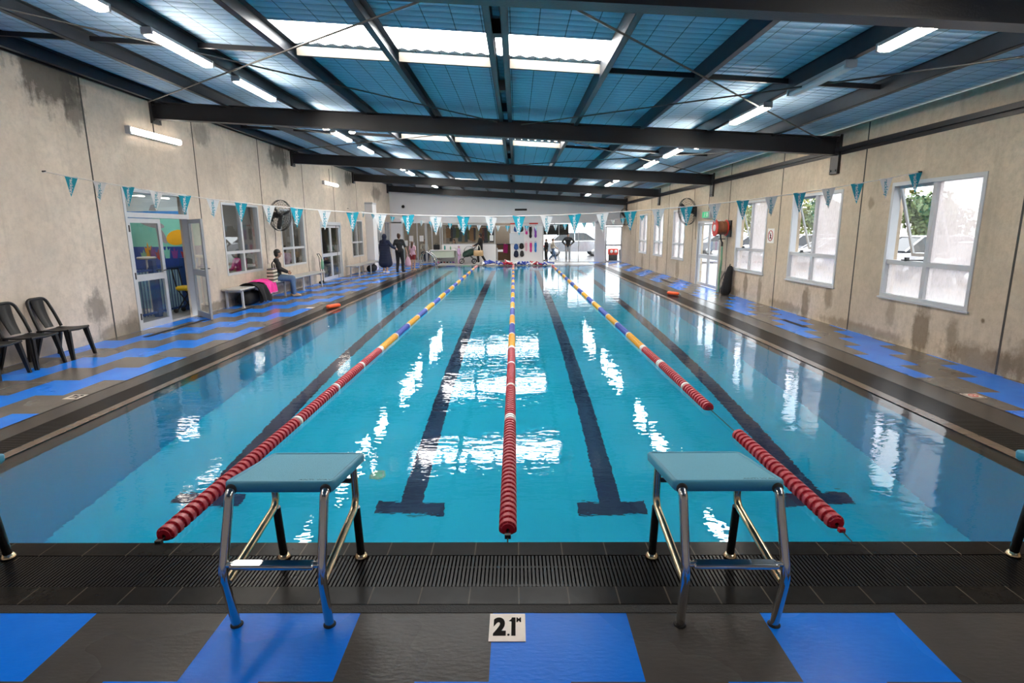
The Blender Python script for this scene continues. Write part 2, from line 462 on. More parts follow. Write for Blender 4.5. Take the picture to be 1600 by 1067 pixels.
    def ell(s, c, r, n=16, m=10, mi=0, rot=None):
        c = Vector(c); vs = []; fs = []
        for i in range(m+1):
            t = PI*i/m
            for k in range(n):
                a = 2*PI*k/n
                q = Vector((r[0]*max(math.sin(t), .002)*math.cos(a), r[1]*max(math.sin(t), .002)*math.sin(a), r[2]*math.cos(t)))
                if rot: q = rot @ q
                vs.append(c+q)
        for i in range(m):
            for k in range(n):
                l = (k+1) % n; fs.append((i*n+k, (i+1)*n+k, (i+1)*n+l, i*n+l))
        fs.append(tuple(range(n))[::-1]); fs.append(tuple(range(m*n, m*n+n)))
        return s.add(vs, fs, mi, True)
    def mesh(s, name, mats):
        me = bpy.data.meshes.new(name)
        me.from_pydata(s.v, [], s.f); me.update()
        for m in (mats if isinstance(mats, (list, tuple)) else [mats]): me.materials.append(m)
        me.polygons.foreach_set('material_index', s.mi); me.polygons.foreach_set('use_smooth', s.sm)
        me.update()
        return me
    def build(s, name, mats, parent=None, world=False, **kw):
        o = bpy.data.objects.new(name, s.mesh(name, mats)); COL.objects.link(o)
        if parent:
            o.parent = parent
            if world: o.location = -Vector(parent.location)
        for k, v in kw.items(): o[k] = v
        return o
def tag(o, label, cat, group=None, kind=None):
    o['label'] = label; o['category'] = cat
    if group: o['group'] = group
    if kind: o['kind'] = kind
    return o
def thing(name, label, cat, loc=(0, 0, 0), rz=0.0, group=None, kind=None):
    o = bpy.data.objects.new(name, None); COL.objects.link(o)
    o.empty_display_size = .1
    o.location = loc; o.rotation_euler = (0, 0, rz)
    return tag(o, label, cat, group, kind)
def dup(root, loc, rz=None, label=None):
    r = root.copy(); COL.objects.link(r); r.location = loc
    if rz is not None: r.rotation_euler = (0, 0, rz)
    if label: r['label'] = label
    for ch in list(root.children):
        c = ch.copy(); COL.objects.link(c); c.parent = r
        for g in list(ch.children):
            d = g.copy(); COL.objects.link(d); d.parent = c
    return r
def text_mesh(txt, size, depth=.001, bold=0.0, align='CENTER', width=1.0):
    cu = bpy.data.curves.new('lettering', 'FONT')
    cu.body = txt; cu.size = size; cu.extrude = depth; cu.offset = bold; cu.align_x = align; cu.align_y = 'CENTER'
    o = bpy.data.objects.new('lettering', cu); COL.objects.link(o)
    bpy.context.view_layer.update()
    me = bpy.data.meshes.new_from_object(o.evaluated_get(bpy.context.evaluated_depsgraph_get()))
    bpy.data.objects.remove(o); bpy.data.curves.remove(cu)
    for v in me.vertices: v.co.x *= width
    return me
def text_obj(txt, size, m, parent, loc, rot, name='lettering', **kw):
    me = text_mesh(txt, size, **kw); me.materials.clear(); me.materials.append(m)
    o = bpy.data.objects.new(name, me); COL.objects.link(o)
    o.parent = parent; o.location = loc; o.rotation_euler = rot
    return o
def remesh(mb, name, m, voxel, parent=None, smooth=3):
    """melt the overlapping pieces of one body into one continuous surface"""
    o = bpy.data.objects.new('tmp', mb.mesh('tmp', m)); COL.objects.link(o)
    r = o.modifiers.new('r', 'REMESH'); r.mode = 'VOXEL'; r.voxel_size = voxel; r.use_smooth_shade = True
    sm = o.modifiers.new('s', 'SMOOTH'); sm.factor = .5; sm.iterations = smooth
    bpy.context.view_layer.update()
    me = bpy.data.meshes.new_from_object(o.evaluated_get(bpy.context.evaluated_depsgraph_get()))
    bpy.data.objects.remove(o)
    me.materials.clear(); me.materials.append(m)
    me.polygons.foreach_set('use_smooth', [True]*len(me.polygons))
    me.name = name
    p = bpy.data.objects.new(name, me); COL.objects.link(p); p.parent = parent
    return p

# ------------------------------------------------------------------ setting
LX, RX = -6.95, 5.88
PX0, PX1, PY0, PY1 = -4.13, 3.90, 2.945, 28.55
YF = 31.4
zr = lambda x: 3.745-.0655*(x+.1)          # underside of the purlins
def struct(o, label, cat='structure', name=None):
    tag(o, label, cat, None, 'structure'); return o

M_FARDECK = mat('far_deck_grey', (.42, .40, .38), .3, var=.15, vscale=2)
b = MB()
b.box(-7.0, 6.0, -3.2, 2.34, -.3, 0, 0)
b.box(LX-.02, -4.80, 2.34, 29.2, -.3, 0, 1)
b.box(4.80, RX+.02, 2.34, 29.2, -.3, 0, 2)
b.box(LX-.02, -4.2, 29.2, YF, -.3, 0, 1); b.box(3.95, RX+.02, 29.2, YF, -.3, 0, 2)
b.box(-4.2, 3.95, 29.1, YF, -.3, 0, 3)
b.box(-4.80, 4.80, 2.34, 2.40, -.3, 0.002, 4)
b.box(-4.80, -4.765, 2.40, 29.1, -.3, 0.002, 4); b.box(4.765, 4.80, 2.40, 29.1, -.3, 0.002, 4)
b.box(-4.765, 4.765, 2.40, 2.535, -.3, 0.004, 5)
b.box(-4.765, -4.51, 2.535, 29.1, -.3, 0.004, 6); b.box(4.40, 4.765, 2.535, 29.1, -.3, 0.004, 6)
b.box(-4.51, 4.40, 28.95, 29.1, -.3, 0.004, 5)
b.box(-4.25, 4.02, 2.815, PY0, -.3, 0.004, 5)
b.box(-4.235, PX0, PY0, PY1, -.3, 0.002, 7); b.box(PX1, 4.02, PY0, PY1, -.3, 0.002, 7)
b.box(-4.235, 4.02, PY1, PY1+.12, -.3, 0.004, 3)
b.box(-4.51, 4.40, 2.535, 2.815, -.3, -.07, 8)
b.box(-4.51, -4.235, 2.815, 28.95, -.3, -.07, 8); b.box(4.02, 4.40, 2.815, 28.95, -.3, -.07, 8)
b.box(-4.235, 4.02, PY1+.12, 28.95, -.3, -.07, 8)
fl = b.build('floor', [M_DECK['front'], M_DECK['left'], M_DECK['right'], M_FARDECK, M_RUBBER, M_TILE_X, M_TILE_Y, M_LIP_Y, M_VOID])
struct(fl, 'blue and charcoal patterned rubber pool deck around the water', 'floor')

# gutter gratings: slats lie across the channel
def grating(x0, x1, y0, y1, along, pitch, label):
    b = MB()
    if along == 'x':
        n = int((x1-x0)/pitch)
        for i in range(n):
            c = x0+(i+.5)*pitch; b.box(c-.0062, c+.0062, y0+.004, y1-.004, -.03, .002)
        for y in (y0+.06, y1-.06): b.box(x0, x1, y-.008, y+.008, -.045, -.03)
    else:
        n = int((y1-y0)/pitch)
        for i in range(n):
            c = y0+(i+.5)*pitch; b.box(x0+.004, x1-.004, c-.0062, c+.0062, -.03, .002)
        for x in (x0+.06, x1-.06): b.box(x-.008, x+.008, y0, y1, -.045, -.03)
    o = b.build('drain_grating', M_GRATE)
    return tag(o, label, 'grating')
grating(-4.50, 4.39, 2.535, 2.815, 'x', .0205, 'black slatted gutter grating beneath the starting blocks')
grating(-4.51, -4.235, 2.815, 28.95, 'y', .0205, 'black slatted gutter grating along the bench side of the pool')
grating(4.02, 4.40, 2.815, 28.95, 'y', .0205, 'black slatted gutter grating along the window side of the pool')
grating(-4.23, 4.01, PY1+.12, 28.95, 'x', .0205, 'slatted gutter grating across the far end of the pool')

# pool tank
zb = lambda y: -2.12+(y-PY0)*.90/(PY1-PY0)
b = MB()
b.add([(PX0, PY0, zb(PY0)), (PX1, PY0, zb(PY0)), (PX1, PY1, zb(PY1)), (PX0, PY1, zb(PY1))], [(0, 1, 2, 3)], 0)
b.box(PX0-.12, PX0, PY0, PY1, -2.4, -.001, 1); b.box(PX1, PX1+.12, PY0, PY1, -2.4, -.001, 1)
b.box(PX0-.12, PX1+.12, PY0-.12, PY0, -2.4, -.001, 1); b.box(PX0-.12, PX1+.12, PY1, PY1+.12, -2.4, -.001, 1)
pool = b.build('pool', [M_POOL, M_POOLW]); struct(pool, 'turquoise painted swimming pool tank with sloping floor', 'pool')
LANEX = [-3.10, -1.08, .94, 2.95]
for lx in LANEX:
    b = MB(); y0, y1 = 5.15, 26.6; h = .003
    b.add([(lx-.11, y0, zb(y0)+h), (lx+.11, y0, zb(y0)+h), (lx+.11, y1, zb(y1)+h), (lx-.11, y1, zb(y1)+h)], [(0, 1, 2, 3)])
    for yy in (y0, y1):
        b.add([(lx-.34, yy-.1, zb(yy-.1)+h*1.5), (lx+.34, yy-.1, zb(yy-.1)+h*1.5), (lx+.34, yy+.1, zb(yy+.1)+h*1.5), (lx-.34, yy+.1, zb(yy+.1)+h*1.5)], [(0, 1, 2, 3)])
    b.build('lane_marking', M_LANE, pool)
b = MB(); b.add([(PX0, PY0, -.006), (PX1, PY0, -.006), (PX1, PY1, -.006), (PX0, PY1, -.006)], [(0, 1, 2, 3)])
struct(b.build('water', M_WATER), 'clear blue water surface of the lap pool', 'water')

# walls with openings
def wall(name, mats, x0, x1, ya, yb, ztop, holes, joints, face, label, zbot=-.05):
    ys = sorted({ya, yb, *[h[0] for h in holes], *[h[1] for h in holes]})
    zs = sorted({zbot, ztop, *[h[2] for h in holes], *[h[3] for h in holes]})
    b = MB()
    for i in range(len(ys)-1):
        run = None
        for j in range(len(zs)-1):
            c = ((ys[i]+ys[i+1])/2, (zs[j]+zs[j+1])/2)
            if any(h[0] < c[0] < h[1] and h[2] < c[1] < h[3] for h in holes): continue
            b.box(x0, x1, ys[i], ys[i+1], zs[j], zs[j+1], 0)
    for y in joints:
        zlo, zhi = zbot, ztop
        b.box(face-.004, face+.004, y-.014, y+.014, .0, zhi-.02, 1)
    return struct(b.build(name, mats), label, 'wall')
M_JOINT = mat('joint_sealant', (.055, .05, .046), .8, var=.4, vscale=6)
D1 = (10.08, 12.05, -.06, 2.56)
LW = [(13.42, 15.33, .74, 2.47), (16.72, 18.55, .74, 2.45), (23.9, 25.6, .68, 2.25), (28.1, 29.45, .55, 2.25), (29.95, 31.1, .55, 2.25)]
D2 = (20.1, 22.42, -.06, 2.12)
wall('wall_left', [M_CONC_L, M_JOINT], LX-.2, LX, -3.2, YF+.2, 4.42, [D1, D2]+LW, [3.25, 6.35, 9.45, 12.55, 15.65, 18.75, 21.85, 24.95, 28.0], LX,
     'stained beige precast concrete wall with doors and windows on the bench side')
wall('wall_right', [M_CONC_R, M_JOINT], RX, RX+.2, -3.2, YF+.2, 3.52, [(a, b_, .70, 2.46) for a, b_ in RWIN]+[(*RDOOR, -.06, 2.02)],
     [3.6, 6.69, 9.83, 12.8, 15.85, 19.0, 22.1, 24.95, 28.0], RX, 'weathered precast concrete wall with windows to the car park')
b = MB(); b.box(-7.15, 6.08, -3.4, -3.2, -.05, 4.45); struct(b.build('wall_back', M_OFFW), 'plain wall behind the starting end', 'wall')

# roof sheeting with translucent strips
bays = [-2.15, 4.45, 11.0, 17.65, 24.1, 30.6]
SKY = [(6.85, 7.65), (13.45, 14.25), (20.0, 20.8), (26.6, 27.4)]
SX0, SX1 = -2.95, 1.13
xs = [LX-.1, SX0, SX1, RX+.1]
ys = sorted({-3.3, YF+.2, *[v for s_ in SKY for v in s_]})
b = MB()
for i in range(3):
    for j in range(len(ys)-1):
        c = (ys[j]+ys[j+1])/2
        if i == 1 and any(s_[0] < c < s_[1] for s_ in SKY): continue
        n = 1
        a0, a1 = xs[i], xs[i+1]
        z0, z1 = zr(a0)+.2, zr(a1)+.2
        b.add([(a0, ys[j], z0), (a1, ys[j], z1), (a1, ys[j+1], z1), (a0, ys[j+1], z0)], [(0, 3, 2, 1)], 0)
        b.add([(a0, ys[j], z0+.06), (a1, ys[j], z1+.06), (a1, ys[j+1], z1+.06), (a0, ys[j+1], z0+.06)], [(0, 1, 2, 3)], 1)
ce = b.build('ceiling', [M_FOIL, M_ALU_G]); struct(ce, 'silver foil roof insulation, blue pool bounce painted in, held up by wire mesh', 'ceiling')
PURX = [-6.72, -5.45, -4.08, -2.82, -1.52, -.27, -.11, 1.11, 2.32, 3.52, 4.70]
k = 20
for si, (a, c) in enumerate(SKY):
    for x0, x1 in ((SX0, -1.52), (-1.52, -.19), (-.19, SX1)):
        b = MB()
        n = 8
        for q in range(n):    # corrugated translucent sheet
            xa = x0+(x1-x0)*q/n; xb = x0+(x1-x0)*(q+1)/n; xm = (xa+xb)/2
            b.add([(xa, a, zr(xa)+.2), (xm, a, zr(xm)+.225), (xb, a, zr(xb)+.2), (xa, c, zr(xa)+.2), (xm, c, zr(xm)+.225), (xb, c, zr(xb)+.2)],
                  [(0, 3, 4, 1), (1, 4, 5, 2)], 0, True)
        o = b.build('window_%d' % k, M_SKYP); k += 1
        struct(o, 'glowing translucent roof panel between purlins, bay %s' % ['one', 'two', 'three', 'four'][si], 'skylight')
# rafters: sloping I-beams
RAF = [(-2.2, -2.1, 4.20, 3.36), (4.75, 4.42, 4.20, 3.37), (11.30, 10.72, 4.22, 3.39), (18.00, 17.30, 4.16, 3.36), (24.55, 23.60, 4.17, 3.37), (31.0, 30.5, 4.17, 3.34)]
words = ['behind the camera', 'nearest, at the top corner', 'large one over the near water', 'second across the pool', 'third across the pool', 'last one before the far wall']
for (ya, yb, za, zb_), wd in zip(RAF, words):
    b = MB(); d, fw, ft = .31, .085, .014
    def seg(y0, y1, zo0, zo1):
        xs_ = (LX+.01, RX-.01); P = []
        for x, y, z in ((xs_[0], ya, za), (xs_[1], yb, zb_)):
            for dy, dz in ((y0, zo0), (y1, zo0), (y1, zo1), (y0, zo1)): P.append((x, y+dy, z+dz))
        b.add(P, [(0, 1, 2, 3), (7, 6, 5, 4)]+[(i, i+4, (i+1) % 4+4, (i+1) % 4) for i in range(4)])
    seg(-fw, fw, -ft, 0); seg(-fw, fw, -d, -d+ft); seg(-.006, .006, -d+ft, -ft)
    o = b.build('beam', M_STEEL); struct(o, 'dark steel roof rafter, '+wd, 'rafter')
    for x0, x1, y, z in ((LX, LX+.05, ya, za), (RX-.05, RX, yb, zb_)):
        b = MB(); zz = .40 if x0 < 0 else .64
        b.box(x0, x1, y-.13, y+.13, z-zz, z+.04)
        for dy in (-.08, .08):
            for dz in (.06, zz-.06): b.lathe([(0, x1-.002 if x0 < 0 else x0-.012), (.018, x1-.002 if x0 < 0 else x0-.012), (.018, x1+.012 if x0 < 0 else x0+.002), (0, x1+.012 if x0 < 0 else x0+.002)], 'x', (0, y+dy, z-dz), 8)
        b.build('wall_bracket', M_STEEL, o)
names = ['along the bench-side wall', 'second from the bench-side wall', 'third from bench-side wall, beside the lit row', 'left edge of the translucent panels',
         'left of the middle pair', 'left one of the middle pair', 'right one of the middle pair', 'right edge of translucent panels', 'second right of middle pair', 'beside the right lit row', 'nearest the window wall']
for x, nm in zip(PURX, names):
    b = MB(); z0 = zr(x); w = .036
    # C-section along the building
    b.box(x-w, x-w+.005, -3.1, YF, z0, z0+.195); b.box(x-w, x+w, -3.1, YF, z0, z0+.006); b.box(x-w, x+w, -3.1, YF, z0+.185, z0+.195)
    b.box(x+w-.005, x+w, -3.1, YF, z0, z0+.022)
    struct(b.build('beam', M_PURLIN), 'dark roof purlin, '+nm, 'purlin')
# spacer plates in the middle pair
b = MB()
for y in [4.9, 6.3, 8.7, 10.2, 12.6, 15.0, 16.6, 19.2, 22, 25.2, 28]: b.box(-.30, -.08, y, y+.14, zr(-.2)+.03, zr(-.2)+.17)
struct(b.build('beam', M_STEEL), 'short dark spacer plates between the middle purlins', 'purlin spacer')
# bridging rows (pale beside the roof lights)
for si, y in enumerate([1.1, 7.68, 14.28, 20.85, 27.45]):
    for i in range(len(PURX)-1):
        x0, x1 = PURX[i]+.037, PURX[i+1]-.037
        if x1-x0 < .2: continue
        pale = SX0-.2 < x0 and x1 < SX1+.1
        b = MB(); e = .025 if pale else .018
        h0, h1 = (.06, .17) if pale else (.08, .14)
        b.add([(x0, y-e, zr(x0)+h0), (x1, y-e, zr(x1)+h0), (x1, y+e, zr(x1)+h0), (x0, y+e, zr(x0)+h0),
               (x0, y-e, zr(x0)+h1), (x1, y-e, zr(x1)+h1), (x1, y+e, zr(x1)+h1), (x0, y+e, zr(x0)+h1)],
              [(0, 3, 2, 1), (4, 5, 6, 7), (0, 1, 5, 4), (1, 2, 6, 5), (2, 3, 7, 6), (3, 0, 4, 7)])
        struct(b.build('beam', M_PALEBAR if pale else M_STEEL), ('pale batten edging a translucent roof panel' if pale else 'dark bridging bar between two purlins'), 'batten' if pale else 'bridging bar')['group'] = 'pale skylight battens' if pale else 'roof bridging bars'
# bracing rods
for yA, yB, w in ((4.75, 11.0, 'near'), (11.3, 17.4, 'second')):
    for xa, xb in ((-6.75, -.35), (.1, 5.7)):
        for fl_ in (0, 1):
            p, q = (xa, yA+.15), (xb, yB-.15)
            if fl_: p, q = (xa, yB-.15), (xb, yA+.15)
            b = MB(); zz = -.03-.02*fl_
            b.tube([(p[0], p[1], zr(p[0])+zz), (q[0], q[1], zr(q[0])+zz)], .011, 8)
            struct(b.build('beam', M_ROD), 'thin diagonal bracing rod under the purlins, %s bay' % w, 'bracing rod')['group'] = 'roof bracing rods, %s bay' % w
# steel angle along the right wall
b = MB(); b.box(RX-.06, RX+.001, -3.1, YF, 3.13, 3.20); b.box(RX-.012, RX+.001, -3.1, YF, 3.07, 3.20)
struct(b.build('trim_1', M_STEEL), 'dark steel angle running along the window wall top', 'trim')
b = MB(); b.box(LX-.001, LX+.03, -3.1, YF, 4.21, 4.26)
struct(b.build('trim_2', M_STEEL), 'dark eaves strip along the bench-side wall top', 'trim')

# ------------------------------------------------------------------ windows
def bar(b, face, d0, d1, y0, y1, z0, z1, mi=0):
    """a bar on a side wall: d measured from the wall face into the wall"""
    s_ = 1 if face > 0 else -1
    b.box(min(face+s_*d0, face+s_*d1), max(face+s_*d0, face+s_*d1), y0, y1, z0, z1, mi)
def window(k, face, y0, y1, z0, z1, zt, label, awning=None, fogs=(1, 1, 1, 1), frame=M_ALU, sill=True):
    """four-light window in a side wall; far panes are at larger y"""
    w = thing('window_%d' % k, label, 'window', (face, (y0+y1)/2, z0), kind='structure')
    b = MB(); t = .055; ym = (y0+y1)/2
    for a, c in ((y0, y0+t), (y1-t, y1)): bar(b, face, .0-.012, .11, a, c, z0, z1)
    bar(b, face, -.012, .11, y0+t, y1-t, z1-t, z1); bar(b, face, -.012, .11, y0+t, y1-t, z0, z0+t)
    bar(b, face, .01, .10, ym-.040, ym+.040, z0+t, z1-t); bar(b, face, .01, .10, y0+t, ym-.040, zt-.034, zt+.034); bar(b, face, .01, .10, ym+.040, y1-t, zt-.034, zt+.034)
    b.build('window_frame', frame, w, True)
    if sill:
        b = MB(); bar(b, face, -.03, .12, y0-.03, y1+.03, z0-.025, z0); b.build('window_sill', frame, w, True)
    cells = [(y0+t, ym-.040, z0+t, zt-.034), (ym+.040, y1-t, z0+t, zt-.034), (y0+t, ym-.040, zt+.034, z1-t), (ym+.040, y1-t, zt+.034, z1-t)]
    for i, (a, c, e, f) in enumerate(cells):
        m = (M_GLASS, M_FOG, M_FOG2)[fogs[i]]
        if awning == i:
            # top-hung sash swung outward
            s_ = 1 if face > 0 else -1; ang = math.radians(17); L = f-e
            top = Vector((face+s_*.06, 0, f)); dv = Vector((s_*math.sin(ang), 0, -math.cos(ang))); nv = Vector((s_*math.cos(ang), 0, math.sin(ang)))
            def q(b_, ya, yb, l0, l1, th=.03):
                P = []
                for n_ in (0, th):
                    for l_, y_ in ((l0, ya), (l0, yb), (l1, yb), (l1, ya)):
                        p = top+dv*l_+nv*n_; P.append((p.x, y_, p.z))
                b_.add(P, [(0, 1, 2, 3), (7, 6, 5, 4)]+[(i_, (i_+1) % 4, (i_+1) % 4+4, i_+4) for i_ in range(4)])
            sb = MB(); q(sb, a, a+.045, 0, L); q(sb, c-.045, c, 0, L); q(sb, a+.045, c-.045, 0, .045); q(sb, a+.045, c-.045, L-.05, L)
            so = sb.build('awning_sash', M_ALU_G, w, True)
            pb = MB(); q(pb, a+.045, c-.045, .045, L-.05, .005); pb.build('pane', m, so)
            hb = MB(); p = top+dv*L; hb.box(min(face+s_*.02, p.x), max(face+s_*.02, p.x), (a+c)/2-.09, (a+c)/2+.09, e-.005, e+.015)
            hb.box(face+s_*.02-.02, face+s_*.02+.03, (a+c)/2-.05, (a+c)/2-.01, e-.005, e+.05); hb.build('window_winder', M_STEEL, w, True)
        else:
            b = MB(); bar(b, face, .05, .056, a, c, e, f); b.build('pane', m, w, True)
    return w
wl = ['nearest car park window, clear awning pane open', 'second car park window beside the round warning sign', 'third car park window beyond the hose reel',
      'car park window just past the glazed exit door', 'car park window before the last one', 'car park window nearest the far wall']
for i, (a, c) in enumerate(RWIN):
    window(i+1, RX, a, c, .70, 2.46, 1.25, wl[i], awning=3 if i < 3 else None, fogs=(1, 1, 2, 0) if i < 3 else (2, 2, 2, 2))
wl2 = ['bench-side window above the bench with the pink towel', 'bench-side window behind the wall fan', 'bench-side window above the far bench', 'bench-side window behind the two walkers', 'bench-side window in the far corner']
for i, (a, c, z0, z1) in enumerate(LW):
    window(7+i, LX, a, c, z0, z1, z0+(.54 if i < 2 else .62), wl2[i], fogs=(0, 0, 0, 0), frame=M_ALU if i else M_ALU, sill=False)

def leaf(parent, name, w, h, m, glass, mid=.95, st=.085, thick=.04, handle=True):
    """door leaf standing in local x (0..w), z up, centred on y=0"""
    b = MB(); t = thick/2
    b.box(0, st, -t, t, .01, h); b.box(w-st, w, -t, t, .01, h); b.box(st, w-st, -t, t, h-st, h); b.box(st, w-st, -t, t, .01, .01+st*1.3); b.box(st, w-st, -t, t, mid-.06, mid+.06)
    o = b.build(name, m, parent)
    for a, c in ((.01+st*1.3, mid-.06), (mid+.06, h-st)):
        p = MB(); p.box(st, w-st, -.003, .003, a, c); p.build('pane', glass, o)
    if handle:
        hb = MB()
        for sg in (-1, 1): hb.tube([(w-st/2, sg*t, mid+.10), (w-st/2, sg*(t+.05), mid+.10), (w-st/2-.11, sg*(t+.05), mid+.10)], .009, 8)
        hb.build('door_handle', M_STEEL, o)
    return o
# door 1: double door with a transom light, one leaf swung into the hall
d1 = thing('door_1', 'white glazed double door with one leaf open to the mural room', 'door', (LX, D1[0], 0), kind='structure')
b = MB(); y0, y1 = D1[0], D1[1]
for a, c in ((y0, y0+.06), (y1-.06, y1)): bar(b, LX, -.012, .12, a, c, 0, 2.56)
bar(b, LX, -.012, .12, y0+.06, y1-.06, 2.50, 2.56); bar(b, LX, -.012, .12, y0+.06, y1-.06, 2.05, 2.14)
b.build('door_frame', M_ALU, d1, True)
b = MB(); bar(b, LX, .05, .056, y0+.06, y1-.06, 2.14, 2.50); b.build('transom_pane', M_GLASS, d1, True)
lf = leaf(d1, 'door_leaf', .96, 2.04, M_ALU, M_GLASS); lf.location = (-.04, .065, 0); lf.rotation_euler = (0, 0, PI/2)
lf = leaf(d1, 'door_leaf', .96, 2.04, M_ALU_G, M_GLASS); lf.location = (.02, y1-.065-y0, 0); lf.rotation_euler = (0, 0, math.radians(-46))
hb = MB()
for z in (.25, 1.0, 1.85): hb.box(LX+.0, LX+.02, y0+.045, y0+.075, z-.06, z+.06)
hb.build('hinge', M_STEEL, d1, True)
# door 2 closed double door
d2 = thing('door_2', 'closed glazed double door between the two benches', 'door', (LX, D2[0], 0), kind='structure')
b = MB(); y0, y1 = D2[0], D2[1]
for a, c in ((y0, y0+.07), (y1-.07, y1)): bar(b, LX, -.012, .12, a, c, 0, 2.12)
bar(b, LX, -.012, .12, y0+.07, y1-.07, 2.0, 2.12); b.build('door_frame', M_ALU, d2, True)
w_ = (y1-y0-.14)/2
lf = leaf(d2, 'door_leaf', w_-.004, 1.99, M_ALU, M_GLASS, .92); lf.location = (-.05, .07, 0); lf.rotation_euler = (0, 0, PI/2)
lf = leaf(d2, 'door_leaf', w_-.004, 1.99, M_ALU, M_GLASS, .92); lf.location = (-.05, y1-y0-.07, 0); lf.rotation_euler = (0, 0, -PI/2)
# door 3: right wall
d3 = thing('door_3', 'bright glazed double exit door under the green sign', 'door', (RX, RDOOR[0], 0), kind='structure')
b = MB(); y0, y1 = RDOOR
for a, c in ((y0, y0+.06), (y1-.06, y1)): bar(b, RX, -.012, .12, a, c, 0, 2.02)
bar(b, RX, -.012, .12, y0+.06, y1-.06, 1.95, 2.02); b.build('door_frame', M_ALU, d3, True)
w_ = (y1-y0-.12)/2
lf = leaf(d3, 'door_leaf', w_-.004, 1.94, M_ALU, M_GLASS, .92, .07); lf.location = (.05, .06, 0); lf.rotation_euler = (0, 0, PI/2)
lf = leaf(d3, 'door_leaf', w_-.004, 1.94, M_ALU, M_GLASS, .92, .07); lf.location = (.05, y1-y0-.06, 0); lf.rotation_euler = (0, 0, -PI/2)

# ------------------------------------------------------------------ far wall
b = MB()
xs_ = (LX-.2, RX+.2)
b.add([(xs_[0], YF, 2.20), (xs_[1], YF, 2.12), (xs_[1], YF, zr(xs_[1])+.22), (xs_[0], YF, zr(xs_[0])+.22),
       (xs_[0], YF+.15, 2.20), (xs_[1], YF+.15, 2.12), (xs_[1], YF+.15, zr(xs_[1])+.22), (xs_[0], YF+.15, zr(xs_[0])+.22)],
      [(0, 1, 2, 3), (7, 6, 5, 4), (0, 4, 5, 1), (1, 5, 6, 2), (2, 6, 7, 3), (3, 7, 4, 0)])
b.box(LX-.2, -6.3, YF, YF+.15, 0, 2.25)
b.box(4.38, 4.90, YF, YF+.15, 0, 2.2)
struct(b.build('wall_far', M_WHITE), 'white bulkhead at the far end', 'wall')
b = MB(); b.box(-4.16, -1.14, YF, YF+.15, 0, 1.0); struct(b.build('wall_far_low', M_WHITE), 'white half wall under the wide shop window', 'wall')
b = MB(); b.box(-.33, 1.46, YF+.05, YF+.15, 0, 2.14); struct(b.build('wall_far_shop', M_WHITE), 'white shop wall hung with swimwear', 'wall')
def farglass(k, x0, x1, z0, z1, mull, label, m=M_GLASS, fr=M_ALU, t=.05, kind='window'):
    w = thing('%s_%d' % (kind, k), label, kind, ((x0+x1)/2, YF+.05, z0), kind='structure')
    b = MB()
    for a in (x0, x1-t): b.box(a, a+t, YF+.01, YF+.10, z0, z1)
    b.box(x0+t, x1-t, YF+.01, YF+.10, z1-t, z1); b.box(x0+t, x1-t, YF+.01, YF+.10, z0, z0+t)
    for a in mull: b.box(a-t/2, a+t/2, YF+.01, YF+.10, z0+t, z1-t)
    b.build('window_frame', fr, w, True)
    e = [x0+t]+[v for a in mull for v in (a-t/2, a+t/2)]+[x1-t]
    for i in range(0, len(e), 2):
        p = MB(); p.box(e[i], e[i+1], YF+.05, YF+.056, z0+t, z1-t); p.build('pane', m, w, True)
    return w
farglass(12, -6.3, -5.02, 0, 2.25, [-5.5], 'glazed panel with paper notices in the far left corner')
farglass(13, -5.0, -4.2, 0, 2.2, [-4.68], 'narrow glazed panel beside the reception desk')
farglass(14, -4.14, -1.17, 1.0, 2.14, [], 'wide shop window above the white half wall')
farglass(15, 1.48, 4.36, 0, 2.15, [2.35, 3.45], 'bright glazed entrance with people outside', t=.03)
farglass(4, 4.92, 5.85, 0, 1.95, [], 'glazed door in the far right corner', t=.07, fr=M_ALU, kind='door')
b = MB(); b.box(4.92, 5.85, YF+.01, YF+.1, .88, .97); b.box(4.92, 5.85, YF-.02, YF+.1, 1.97, 2.2)
struct(b.build('trim_3', M_WHITE), 'white rail and header of the far corner door', 'trim')
# foyer behind
M_FOY = mat('foyer_wall', (.34, .29, .24), .7, var=.12, vscale=2)
for nm, bx_, m, lb in (('wall_foyer_back', (-7.15, 1.50, 35.0, 35.15, 0, 2.6), M_FOY, 'warm grey back wall of the foyer'), ('wall_foyer_side', (1.42, 1.50, YF+.15, 35, 0, 2.6), M_FOY, 'foyer side wall next to the bright entrance'),
        ('wall_foyer_end', (-7.2, -7.1, YF+.2, 35, 0, 2.6), M_FOY, 'foyer end wall behind far left glass'), ('ceiling_foyer', (-7.15, 1.5, YF+.15, 35.1, 2.6, 2.7), M_WHITE, 'white foyer ceiling'), ('floor_foyer', (-7.15, 1.5, YF+.1, 35.1, -.1, -.001), M_FARDECK, 'pale grey foyer floor')):
    b = MB(); b.box(*bx_); struct(b.build(nm, m), lb, nm.split('_')[0])

